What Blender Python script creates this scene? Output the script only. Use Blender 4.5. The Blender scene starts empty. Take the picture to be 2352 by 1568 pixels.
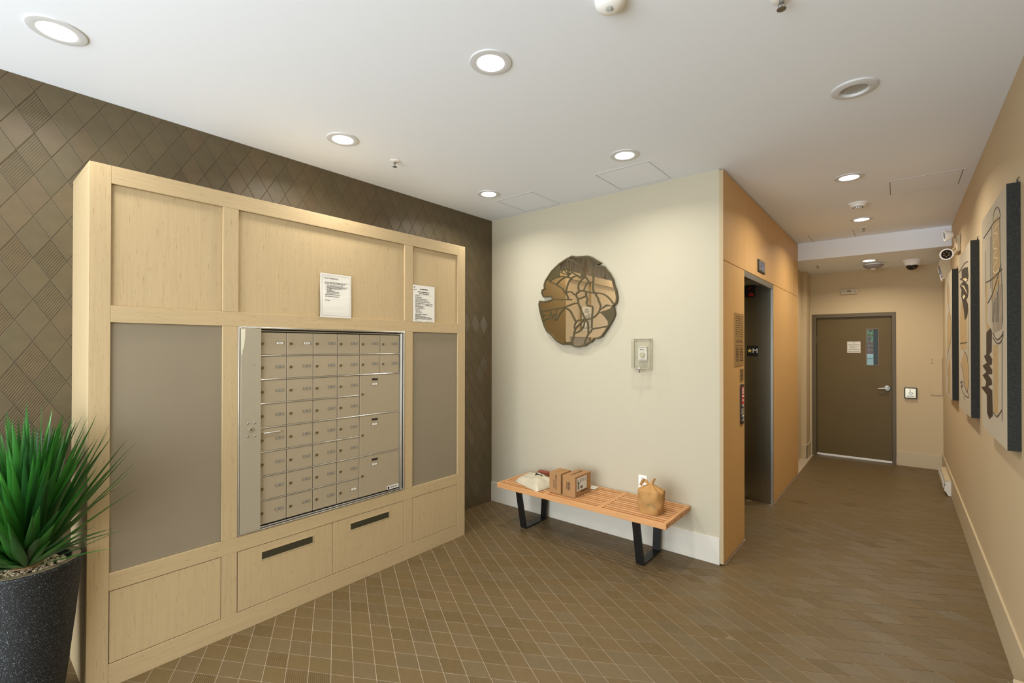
import bpy, bmesh, math, random
from mathutils import Vector, Matrix, Euler
random.seed(7)
DAY_POWER, EXPO, LAMP_POWER, LAMP_SPREAD, LAMP_EMIT = 190.0, 0.42, 8.0, 150, 14.0
C = bpy.context.scene.collection
SC = bpy.context.scene

# ------------------------------------------------------------------ camera, world, daylight, exposure
F_PX, PW, PH = 1075.35, 2352.0, 1568.0
CAM = Vector((0.0, 0.0, 1.65))
RT = Vector((0.77016737, 0.63784008, 0.00149998))
UP = Vector((0.00248046, -0.00534667, 0.99998263))
FW = Vector((-0.63783702, 0.77015028, 0.00569997))
cd = bpy.data.cameras.new('camera'); cam = bpy.data.objects.new('camera', cd); C.objects.link(cam)
cd.sensor_width = 36.0; cd.lens = 36.0 * F_PX / PW
cd.shift_y = (790.1059 - 784.0) / PW; cd.clip_start = 0.02; cd.clip_end = 100
cam.matrix_world = Matrix(((RT.x, UP.x, -FW.x, CAM.x), (RT.y, UP.y, -FW.y, CAM.y), (RT.z, UP.z, -FW.z, CAM.z), (0, 0, 0, 1)))
SC.camera = cam

def proj(p):
    d = Vector(p) - CAM
    z = d.dot(FW)
    if z < 0.05: return None
    return (1176 + F_PX * d.dot(RT) / z, 790.1 - F_PX * d.dot(UP) / z, z)

w = bpy.data.worlds.new('world'); SC.world = w; w.use_nodes = True
w.node_tree.nodes['Background'].inputs[0].default_value = (0.95, 0.98, 1.0, 1)
w.node_tree.nodes['Background'].inputs[1].default_value = 0.9

def area(name, loc, rot, sx, sy, power, col, spread=180, shape='RECTANGLE', parent=None):
    l = bpy.data.lights.new(name, 'AREA'); l.shape = shape; l.size = sx
    if shape in ('RECTANGLE', 'ELLIPSE'): l.size_y = sy
    l.energy = power; l.color = col; l.spread = math.radians(spread)
    o = bpy.data.objects.new(name, l); C.objects.link(o); o.location = loc; o.rotation_euler = rot
    if parent: o.parent = parent; o.location = Vector(loc) - WL[parent.name]
    return o
WL = {}
# daylight through the storefront glazing behind the camera
area('storefront_daylight', (-1.45, -2.32, 1.45), (math.radians(90), 0, 0), 3.4, 2.5, DAY_POWER, (0.90, 0.95, 1.0))
vs = SC.view_settings
vs.view_transform = 'Standard'; vs.look = 'None'; vs.gamma = 1.0; vs.exposure = EXPO; vs.use_curve_mapping = False
SC.cycles.max_bounces = 10; SC.cycles.diffuse_bounces = 6; SC.cycles.transparent_max_bounces = 12
SC.cycles.sample_clamp_indirect = 6.0

# ------------------------------------------------------------------ writing (glyph outlines made while the scene is empty)
TXT = {}
def text_geo(s):
    if s in TXT: return TXT[s]
    cu = bpy.data.curves.new('t', 'FONT'); cu.body = s; cu.resolution_u = 2; cu.offset = 0.012 if s in ('Dear Neighbours,', 'canarex') else 0.0
    o = bpy.data.objects.new('t', cu); C.objects.link(o)
    dg = bpy.context.evaluated_depsgraph_get()
    ev = o.evaluated_get(dg); me = ev.to_mesh()
    vv = [(v.co.x, v.co.y) for v in me.vertices]; ff = [tuple(p.vertices) for p in me.polygons]
    ev.to_mesh_clear(); bpy.data.objects.remove(o); bpy.data.curves.remove(cu)
    if vv:
        x0 = min(a for a, b in vv); x1 = max(a for a, b in vv); y0 = min(b for a, b in vv); y1 = max(b for a, b in vv)
        TXT[s] = ([((a - x0), (b - y0)) for a, b in vv], ff, x1 - x0, y1 - y0)
    else: TXT[s] = ([], [], 1, 1)
    return TXT[s]
APTS = [['PH-1', 'PH-2', '201', '202', '203', '204'], ['205', '206', '207', '208', '209', '210'],
        ['211', '212', '301', '302'], ['303', '304', '305', '306'], ['307', '308', '309', '310'],
        ['311', '312', '401', '402'], ['403', '404', '405', '406'], ['407', '408', '409', 'A']]
for row in APTS:
    for s in row: text_geo(s)
for s in ['B', 'C', 'D', 'canarex', 'Dear Neighbours,', 'SEPHORA', 'M', 'TO', 'RESIDENTIAL', 'AMENITY /', 'COMMERCIAL', '2', 'FIRE']: text_geo(s)

# ------------------------------------------------------------------ materials
def lin(c):
    return tuple(((x / 255) / 12.92 if x / 255 <= 0.04045 else ((x / 255 + 0.055) / 1.055) ** 2.4) for x in c)
MATS = {}
def pbr(name, rgb, rough=0.5, metal=0.0, spec=0.5, var=0.0, vscale=6.0, bump=0.0, bscale=60.0, stretch=(1, 1, 1), emit=0.0, rnd=0.0, speck=None, coat=0.0):
    m = bpy.data.materials.new(name); m.use_nodes = True; n = m.node_tree.nodes; L = m.node_tree.links
    p = n['Principled BSDF']; c = lin(rgb) + (1,)
    p.inputs['Base Color'].default_value = c; p.inputs['Roughness'].default_value = rough
    p.inputs['Metallic'].default_value = metal; p.inputs['Specular IOR Level'].default_value = spec
    if coat: p.inputs['Coat Weight'].default_value = coat; p.inputs['Coat Roughness'].default_value = 0.15
    if emit:
        p.inputs['Emission Color'].default_value = c; p.inputs['Emission Strength'].default_value = emit
    tc = n.new('ShaderNodeTexCoord'); mp = n.new('ShaderNodeMapping'); mp.inputs['Scale'].default_value = stretch
    L.new(tc.outputs['Object'], mp.inputs['Vector'])
    src = None
    if var or rnd:
        hsv = n.new('ShaderNodeHueSaturation'); hsv.inputs['Color'].default_value = c
        if var:
            nz = n.new('ShaderNodeTexNoise'); nz.inputs['Scale'].default_value = vscale; nz.inputs['Detail'].default_value = 4
            L.new(mp.outputs[0], nz.inputs['Vector'])
            mr = n.new('ShaderNodeMapRange'); mr.inputs[1].default_value = 0.3; mr.inputs[2].default_value = 0.7
            mr.inputs[3].default_value = 1 - var; mr.inputs[4].default_value = 1 + var
            L.new(nz.outputs['Fac'], mr.inputs[0]); val = mr.outputs[0]
        else: val = None
        if rnd:
            oi = n.new('ShaderNodeObjectInfo'); m2 = n.new('ShaderNodeMapRange')
            m2.inputs[3].default_value = 1 - rnd; m2.inputs[4].default_value = 1 + rnd
            L.new(oi.outputs['Random'], m2.inputs[0])
            if val is not None:
                mu = n.new('ShaderNodeMath'); mu.operation = 'MULTIPLY'; L.new(val, mu.inputs[0]); L.new(m2.outputs[0], mu.inputs[1]); val = mu.outputs[0]
            else: val = m2.outputs[0]
        L.new(val, hsv.inputs['Value']); src = hsv.outputs[0]
    if speck:
        s_rgb, s_scale, s_lo, s_hi, s_st = speck
        mp2 = n.new('ShaderNodeMapping'); mp2.inputs['Scale'].default_value = s_st
        L.new(tc.outputs['Object'], mp2.inputs['Vector'])
        n2 = n.new('ShaderNodeTexNoise'); n2.inputs['Scale'].default_value = s_scale; n2.inputs['Detail'].default_value = 2
        L.new(mp2.outputs[0], n2.inputs['Vector'])
        m3 = n.new('ShaderNodeMapRange'); m3.inputs[1].default_value = s_lo; m3.inputs[2].default_value = s_hi
        L.new(n2.outputs['Fac'], m3.inputs[0])
        mx = n.new('ShaderNodeMixRGB'); mx.inputs[1].default_value = c; mx.inputs[2].default_value = lin(s_rgb) + (1,)
        if src is not None: L.new(src, mx.inputs[1])
        L.new(m3.outputs[0], mx.inputs[0]); src = mx.outputs[0]
    if src is not None: L.new(src, p.inputs['Base Color'])
    if bump:
        nb = n.new('ShaderNodeTexNoise'); nb.inputs['Scale'].default_value = bscale; nb.inputs['Detail'].default_value = 3
        L.new(mp.outputs[0], nb.inputs['Vector'])
        bp = n.new('ShaderNodeBump'); bp.inputs['Strength'].default_value = bump; bp.inputs['Distance'].default_value = 0.002
        L.new(nb.outputs['Fac'], bp.inputs['Height']); L.new(bp.outputs[0], p.inputs['Normal'])
    MATS[name] = m
    return m
def clear(name, tint, gloss=0.12, rough=0.08):
    m = bpy.data.materials.new(name); m.use_nodes = True; n = m.node_tree.nodes; L = m.node_tree.links
    for x in list(n): n.remove(x)
    o = n.new('ShaderNodeOutputMaterial'); t = n.new('ShaderNodeBsdfTransparent'); g = n.new('ShaderNodeBsdfGlossy'); mx = n.new('ShaderNodeMixShader')
    t.inputs[0].default_value = lin(tint) + (1,); g.inputs['Roughness'].default_value = rough; mx.inputs[0].default_value = gloss
    L.new(t.outputs[0], mx.inputs[1]); L.new(g.outputs[0], mx.inputs[2]); L.new(mx.outputs[0], o.inputs[0]); MATS[name] = m
    return m

M_CEIL = pbr('ceiling_paint', (232, 238, 246), 0.9, spec=0.1)
M_CREAM = pbr('cream_wall_paint', (184, 177, 157), 0.75, spec=0.2, bump=0.05, bscale=250)
M_TAN = pbr('tan_wall_paint', (194, 175, 142), 0.7, spec=0.25, bump=0.05, bscale=250)
M_BASEC = pbr('cream_baseboard_paint', (206, 202, 190), 0.5, spec=0.3)
M_BASET = pbr('tan_baseboard_paint', (190, 174, 144), 0.5, spec=0.3)
M_GROUTF = pbr('floor_grout', (172, 154, 134), 0.9)
M_GROUTW = pbr('wall_grout', (84, 74, 58), 0.9)
TILE_F = [pbr('floor_tile_olive', (99, 82, 53), 0.45, var=0.06, vscale=25, bump=0.10, bscale=300, rnd=0.03, spec=0.32),
          pbr('floor_tile_brown', (100, 82, 53), 0.45, var=0.06, vscale=25, bump=0.10, bscale=300, rnd=0.03, spec=0.32),
          pbr('floor_tile_grey_brown', (98, 82, 55), 0.45, var=0.06, vscale=25, bump=0.10, bscale=300, rnd=0.05)]
TILE_W = [pbr('wall_tile_bronze', (90, 79, 58), 0.45, var=0.08, vscale=14, bump=0.12, bscale=180, rnd=0.05, spec=0.35),
          pbr('wall_tile_brown', (92, 79, 58), 0.45, var=0.08, vscale=14, bump=0.12, bscale=180, rnd=0.05, spec=0.35),
          pbr('wall_tile_olive', (88, 78, 57), 0.47, var=0.08, vscale=14, bump=0.12, bscale=180, rnd=0.05, spec=0.35)]
def blonde(name, st, fl):
    return pbr(name, (176, 155, 119), 0.55, spec=0.3, var=0.045, vscale=3.2, stretch=st, bump=0.06, bscale=5,
               speck=((128, 98, 60), 1.0, 0.67, 0.73, fl), rnd=0.015)
M_BLONDE_V = blonde('blonde_wood_upright_grain', (40, 40, 1.0), (520, 520, 15))
M_BLONDE_H = blonde('blonde_wood_lying_grain', (40, 1.0, 40), (520, 15, 520))
M_GREYP = pbr('taupe_laminate', (132, 121, 102), 0.6, spec=0.3, var=0.03, vscale=2, bump=0.04, bscale=400)
M_ELEVW = pbr('honey_veneer', (198, 157, 101), 0.45, spec=0.35, var=0.05, vscale=2.5, stretch=(28, 28, 0.6), rnd=0.03)
M_ELEVE = pbr('pale_veneer_edge', (172, 153, 120), 0.6)
M_OAK = [pbr('oak_slat_%d' % i, c, 0.45, spec=0.35, var=0.10, vscale=2.5, stretch=(2, 40, 40)) for i, c in enumerate([(200, 148, 98), (192, 139, 90), (206, 156, 106)])]
M_OAKY = pbr('oak_cross_bar', (198, 146, 96), 0.45, spec=0.35, var=0.10, vscale=2.5, stretch=(40, 2, 40))
M_BLACK = pbr('black_metal', (22, 22, 23), 0.35, spec=0.5)
M_BLACKP = pbr('black_plastic', (20, 20, 21), 0.4)
M_STEEL = pbr('brushed_steel', (160, 152, 132), 0.24, metal=1.0, var=0.06, vscale=2, stretch=(60, 60, 1))
M_ALU = pbr('aluminium', (214, 214, 210), 0.28, metal=1.0)
M_CHROME = pbr('chrome', (158, 158, 152), 0.42, metal=1.0)
M_MAIL = pbr('mailbox_enamel', (160, 147, 123), 0.45, spec=0.35, metal=0.15)
M_MAILS = pbr('mailbox_strip_enamel', (160, 152, 133), 0.45, spec=0.35, metal=0.15)
M_DARK = pbr('dark_interior', (30, 27, 22), 0.8)
M_TAG = pbr('grey_tag', (140, 134, 120), 0.5)
M_WHITE = pbr('white_plastic', (236, 236, 233), 0.4)
M_PAPER = pbr('white_paper', (214, 211, 202), 0.8, spec=0.1)
M_INK = pbr('black_ink', (36, 34, 34), 0.7, spec=0.1)
M_INKG = pbr('grey_ink', (120, 114, 106), 0.7, spec=0.1)
M_DOOR = pbr('olive_brown_door_paint', (94, 77, 38), 0.5, spec=0.35, var=0.04, vscale=3)
M_FRAMED = pbr('olive_brown_frame_paint', (86, 72, 40), 0.45)
M_RING = pbr('downlight_trim', (206, 208, 210), 0.5)
M_LAMP = pbr('lamp_diffuser', (255, 250, 240), 0.4, emit=LAMP_EMIT)
M_GREY = pbr('grey_lens', (168, 168, 164), 0.3)
M_MIRROR = pbr('mirror_glass', (226, 214, 192), 0.03, metal=1.0)
M_BRONZE = pbr('olive_bronze_metal', (74, 64, 34), 0.45, metal=0.15, var=0.12, vscale=8)
M_CARD = pbr('brown_cardboard', (160, 122, 82), 0.7, spec=0.2, var=0.03, vscale=9)
M_KRAFT = pbr('kraft_paper', (176, 134, 82), 0.7, spec=0.2, var=0.08, vscale=10, bump=0.3, bscale=25)
M_POLY = pbr('cream_poly_mailer', (192, 183, 160), 0.35, spec=0.5, bump=0.6, bscale=14)
M_RED = pbr('red_print', (190, 34, 30), 0.5)
M_REDBR = pbr('red_brown_card', (140, 74, 56), 0.6)
M_ORANGE = pbr('orange_print', (232, 168, 60), 0.5)
M_GOLD = pbr('gold_star', (226, 206, 120), 0.4)
M_CLEAR = clear('clear_acrylic', (252, 252, 250), 0.06, 0.1)
M_GLASS = clear('window_glass', (225, 238, 236), 0.004, 0.02)
M_CANVAS = pbr('cream_canvas', (184, 174, 154), 0.75, spec=0.15, var=0.02, vscale=5, bump=0.05, bscale=400)
M_CANEDGE = pbr('black_canvas_edge', (36, 36, 34), 0.8, spec=0.2, speck=((84, 88, 84), 700, 0.56, 0.68, (1, 1, 1)))
M_PDARK = pbr('dark_umber_paint', (44, 34, 22), 0.6, var=0.2, vscale=14)
M_PTAN = pbr('tan_wash_paint', (176, 150, 106), 0.7, var=0.10, vscale=16, stretch=(1, 3, 1))
M_PGREY = pbr('streaked_grey_wash', (168, 156, 134), 0.7, speck=((90, 78, 62), 4, 0.5, 0.62, (1, 60, 3)))
M_PLINE = pbr('ink_line_paint', (74, 64, 54), 0.7)
M_PCREAM = pbr('cream_line_paint', (224, 206, 160), 0.7)
M_PLAQUE = pbr('bronze_plaque', (172, 138, 86), 0.4, metal=0.5)
M_LEAF = [pbr('agave_leaf_%d' % i, c, 0.38, spec=0.5, var=0.15, vscale=6, rnd=0.25) for i, c in enumerate([(42, 100, 34), (54, 116, 40), (36, 82, 36)])]
M_POT = pbr('black_speckled_stone', (22, 24, 26), 0.6, spec=0.4, bump=0.5, bscale=160, speck=((110, 118, 122), 260, 0.60, 0.70, (1, 1, 1)))
M_RIM = pbr('worn_taupe_rim', (128, 114, 88), 0.7, var=0.15, vscale=20)
M_PEB = pbr('pale_pebbles', (198, 180, 150), 0.7, var=0.25, vscale=45)
M_BARK = pbr('dry_bark', (140, 108, 70), 0.8, var=0.25, vscale=30)
M_SMOKE = pbr('dark_dome', (34, 26, 20), 0.12)
M_LILAC = pbr('lilac_grey_lens', (138, 130, 132), 0.25)
M_BLUE = pbr('blue_pictogram', (40, 70, 130), 0.5)
M_SCREEN = pbr('lit_display', (120, 122, 190), 0.3, emit=0.5)
M_BRICK = pbr('outdoor_brick', (150, 92, 78), 0.8, var=0.2, vscale=8)
M_CONC = pbr('outdoor_concrete', (190, 196, 192), 0.8)
M_GREEN = pbr('outdoor_foliage', (128, 160, 104), 0.6, var=0.3, vscale=12)

# ------------------------------------------------------------------ builders
class B:
    def __init__(s): s.v = []; s.f = []; s.m = []
    def add(s, vs_, fs, mi=0):
        n = len(s.v); s.v += [tuple(a) for a in vs_]; s.f += [tuple(i + n for i in f) for f in fs]; s.m += [mi] * len(fs); return s
    def box(s, x0, x1, y0, y1, z0, z1, mi=0, bev=0.0):
        if not bev:
            return s.add([(x0, y0, z0), (x1, y0, z0), (x1, y1, z0), (x0, y1, z0), (x0, y0, z1), (x1, y0, z1), (x1, y1, z1), (x0, y1, z1)],
                         [(0, 3, 2, 1), (4, 5, 6, 7), (0, 1, 5, 4), (1, 2, 6, 5), (2, 3, 7, 6), (3, 0, 4, 7)], mi)
        b = min(bev, (x1 - x0) / 2.1, (y1 - y0) / 2.1, (z1 - z0) / 2.1); V = []; idx = {}
        X = (x0, x1); Y = (y0, y1); Z = (z0, z1); sg = (1, -1)
        for i in (0, 1):
            for j in (0, 1):
                for k in (0, 1):
                    for a in range(3):
                        p = [X[i] + (sg[i] * b if a != 0 else 0), Y[j] + (sg[j] * b if a != 1 else 0), Z[k] + (sg[k] * b if a != 2 else 0)]
                        idx[(i, j, k, a)] = len(V); V.append(p)
        Fs = []
        for i in (0, 1): Fs.append([idx[(i, j, k, 0)] for j, k in ((0, 0), (1, 0), (1, 1), (0, 1))])
        for j in (0, 1): Fs.append([idx[(i, j, k, 1)] for i, k in ((0, 0), (1, 0), (1, 1), (0, 1))])
        for k in (0, 1): Fs.append([idx[(i, j, k, 2)] for i, j in ((0, 0), (1, 0), (1, 1), (0, 1))])
        for i in (0, 1):
            for j in (0, 1): Fs.append([idx[(i, j, 0, 0)], idx[(i, j, 0, 1)], idx[(i, j, 1, 1)], idx[(i, j, 1, 0)]])
        for i in (0, 1):
            for k in (0, 1): Fs.append([idx[(i, 0, k, 0)], idx[(i, 0, k, 2)], idx[(i, 1, k, 2)], idx[(i, 1, k, 0)]])
        for j in (0, 1):
            for k in (0, 1): Fs.append([idx[(0, j, k, 1)], idx[(0, j, k, 2)], idx[(1, j, k, 2)], idx[(1, j, k, 1)]])
        for i in (0, 1):
            for j in (0, 1):
                for k in (0, 1): Fs.append([idx[(i, j, k, a)] for a in range(3)])
        return s.add(V, Fs, mi)
    def prism(s, poly, axis, a, b, mi=0):
        def P(p, h): return {'x': (h, p[0], p[1]), 'y': (p[0], h, p[1]), 'z': (p[0], p[1], h)}[axis]
        n = len(poly); V = [P(p, a) for p in poly] + [P(p, b) for p in poly]
        return s.add(V, [tuple(range(n))[::-1], tuple(range(n, 2 * n))] + [(i, (i + 1) % n, n + (i + 1) % n, n + i) for i in range(n)], mi)
    def lathe(s, prof, c, axis='z', n=24, mi=0, close=False):
        def P(r, h, t):
            a, b_ = r * math.cos(t), r * math.sin(t)
            return {'z': (c[0] + a, c[1] + b_, c[2] + h), 'x': (c[0] + h, c[1] + a, c[2] + b_), 'y': (c[0] + a, c[1] + h, c[2] + b_)}[axis]
        V = []; k = len(prof)
        for i in range(n):
            for r, h in prof: V.append(P(max(r, 1e-5), h, 2 * math.pi * i / n))
        Fs = []
        for i in range(n):
            j = (i + 1) % n
            for q in range(k - 1): Fs.append((i * k + q, j * k + q, j * k + q + 1, i * k + q + 1))
            if close: Fs.append((i * k + k - 1, j * k + k - 1, j * k, i * k))
        if not close:
            if prof[0][0] > 1e-4: Fs.append(tuple(i * k for i in range(n)))
            if prof[-1][0] > 1e-4: Fs.append(tuple(i * k + k - 1 for i in range(n))[::-1])
        return s.add(V, Fs, mi)
    def tube(s, pts, r, n=8, mi=0):
        pts = [Vector(p) for p in pts]; V = []; Fs = []; N = len(pts); up = None
        for i, p in enumerate(pts):
            d = (pts[min(i + 1, N - 1)] - pts[max(i - 1, 0)]).normalized()
            if up is None: up = d.orthogonal().normalized()
            up = (up - d * up.dot(d)).normalized(); sd = d.cross(up)
            rr = r[i] if isinstance(r, (list, tuple)) else r
            for q in range(n):
                t = 2 * math.pi * q / n; V.append(p + up * (rr * math.cos(t)) + sd * (rr * math.sin(t)))
        for i in range(N - 1):
            for q in range(n): Fs.append((i * n + q, i * n + (q + 1) % n, (i + 1) * n + (q + 1) % n, (i + 1) * n + q))
        Fs.append(tuple(range(n))[::-1]); Fs.append(tuple(range((N - 1) * n, N * n)))
        return s.add(V, Fs, mi)
    def ribbon(s, pts, wd, axis, a, b, mi=0):
        """a band of width wd that follows a 2D line, standing from a to b along axis"""
        P = [Vector((p[0], p[1])) for p in pts]; Lf = []; Rt = []
        for i, p in enumerate(P):
            d = (P[min(i + 1, len(P) - 1)] - P[max(i - 1, 0)]).normalized(); nrm = Vector((-d.y, d.x)) * wd / 2
            Lf.append(p + nrm); Rt.append(p - nrm)
        def Q(p, h): return {'x': (h, p[0], p[1]), 'y': (p[0], h, p[1]), 'z': (p[0], p[1], h)}[axis]
        n = len(P); V = [Q(p, a) for p in Lf] + [Q(p, a) for p in Rt] + [Q(p, b) for p in Lf] + [Q(p, b) for p in Rt]; Fs = []
        for i in range(n - 1):
            Fs += [(i, i + 1, n + i + 1, n + i), (2 * n + i, 3 * n + i, 3 * n + i + 1, 2 * n + i + 1), (i, 2 * n + i, 2 * n + i + 1, i + 1), (n + i, n + i + 1, 3 * n + i + 1, 3 * n + i)]
        Fs += [(0, n, 3 * n, 2 * n), (n - 1, 3 * n - 1, 4 * n - 1, 2 * n - 1)]
        return s.add(V, Fs, mi)
    def text(s, st, o, u, v, h, wd=None, mi=0, al='c'):
        vv, ff, tw, th = text_geo(st); k = h / th; kx = k if wd is None else wd / tw
        o = Vector(o); u = Vector(u); v = Vector(v); ox = -tw * kx / 2 if al == 'c' else 0
        return s.add([o + u * (a * kx + ox) + v * (b * k - h / 2) for a, b in vv], ff, mi)
    def rect(s, o, u, v, a0, a1, b0, b1, mi=0):
        o = Vector(o); u = Vector(u); v = Vector(v)
        return s.add([o + u * a + v * b for a, b in ((a0, b0), (a1, b0), (a1, b1), (a0, b1))], [(0, 1, 2, 3)], mi)
    def mesh(s, name, mats, off=Vector((0, 0, 0)), smooth=False):
        me = bpy.data.meshes.new(name); me.from_pydata([tuple(Vector(p) - off) for p in s.v], [], s.f)
        if not isinstance(mats, (list, tuple)): mats = [mats]
        for m in mats: me.materials.append(m)
        bm = bmesh.new(); bm.from_mesh(me); bmesh.ops.recalc_face_normals(bm, faces=bm.faces); bm.to_mesh(me); bm.free()
        for p, mi in zip(me.polygons, s.m): p.material_index = mi; p.use_smooth = bool(smooth)
        if smooth: me.set_sharp_from_angle(angle=math.radians(smooth if smooth is not True else 40))
        return me
    def obj(s, name, mats, parent=None, smooth=False, origin=None, **tags):
        base = WL[parent.name] if parent else Vector((0, 0, 0))
        org = Vector(origin) if origin is not None else base
        o = bpy.data.objects.new(name, s.mesh(name, mats, org, smooth)); C.objects.link(o)
        if parent: o.parent = parent
        o.location = org - base; WL[o.name] = org
        for k, v_ in tags.items(): o[k] = v_
        return o
def thing(name, label, cat, loc, group=None):
    o = bpy.data.objects.new(name, None); C.objects.link(o); o.location = loc; o.empty_display_size = 0.05
    o['label'] = label; o['category'] = cat; WL[o.name] = Vector(loc)
    if group: o['group'] = group
    return o
def inst(name, me, parent, loc, rot=None):
    o = bpy.data.objects.new(name, me); C.objects.link(o); o.parent = parent
    o.location = Vector(loc) - WL[parent.name]; WL[o.name] = Vector(loc)
    if rot: o.rotation_euler = rot
    return o
def st(name, b, mats, parent=None, **k):
    o = b.obj(name, mats, parent, **k)
    if parent is None: o['kind'] = 'structure'
    return o

# outlines of the round mirror tracery (x, z on its wall) and of the painted shapes (y, z on theirs)
ART_OUT= [(-2.405, 2.478), (-2.348, 2.495), (-2.308, 2.48), (-2.225, 2.475), (-2.186, 2.474), (-2.148, 2.459), (-2.102, 2.428), (-2.046, 2.395), (-2.093, 2.392), (-2.084, 2.378), (-2.021, 2.361), (-1.999, 2.329), (-1.97, 2.297), (-1.934, 2.235), (-1.923, 2.189), (-1.905, 2.146), (-1.893, 2.083), (-1.898, 2.042), (-1.934, 2.007), (-1.923, 1.978), (-1.916, 1.942), (-1.926, 1.91), (-1.966, 1.849), (-1.998, 1.801), (-2.042, 1.746), (-2.076, 1.73), (-2.121, 1.726), (-2.144, 1.701), (-2.182, 1.684), (-2.213, 1.664), (-2.287, 1.652), (-2.319, 1.654), (-2.347, 1.671), (-2.388, 1.675), (-2.45, 1.675), (-2.5, 1.696), (-2.543, 1.725), (-2.582, 1.768), (-2.638, 1.805), (-2.665, 1.852), (-2.687, 1.907), (-2.705, 1.958), (-2.721, 2.014), (-2.73, 2.069), (-2.723, 2.099), (-2.696, 2.09), (-2.639, 2.088), (-2.595, 2.098), (-2.565, 2.106), (-2.586, 2.137), (-2.679, 2.139), (-2.697, 2.177), (-2.692, 2.205), (-2.665, 2.214), (-2.668, 2.251), (-2.652, 2.293), (-2.63, 2.319), (-2.582, 2.376), (-2.497, 2.437)]
ART_FILL= [[(-2.626, 2.315), (-2.582, 2.376), (-2.493, 2.437), (-2.482, 2.411), (-2.488, 2.377), (-2.493, 2.349), (-2.488, 2.32), (-2.544, 2.315), (-2.587, 2.301), (-2.608, 2.278), (-2.626, 2.297)], [(-2.057, 1.961), (-1.998, 1.975), (-1.944, 1.992), (-1.923, 1.978), (-1.916, 1.942), (-1.926, 1.91), (-1.977, 1.85), (-1.98, 1.876), (-2.002, 1.903), (-2.024, 1.93), (-2.057, 1.955)], [(-2.458, 1.682), (-2.425, 1.703), (-2.405, 1.696), (-2.376, 1.699), (-2.351, 1.692), (-2.347, 1.671), (-2.388, 1.675), (-2.45, 1.675)], [(-2.714, 1.999), (-2.661, 1.964), (-2.692, 1.914)], [(-2.057, 1.984), (-2.028, 2.006), (-1.995, 2.027), (-1.959, 2.018), (-1.941, 2.011), (-1.999, 2.006), (-2.057, 1.978)], [(-2.248, 2.365), (-2.213, 2.294), (-2.264, 2.282), (-2.256, 2.305)], [(-2.595, 1.997), (-2.578, 1.989), (-2.578, 1.95), (-2.608, 1.958)]]
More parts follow.
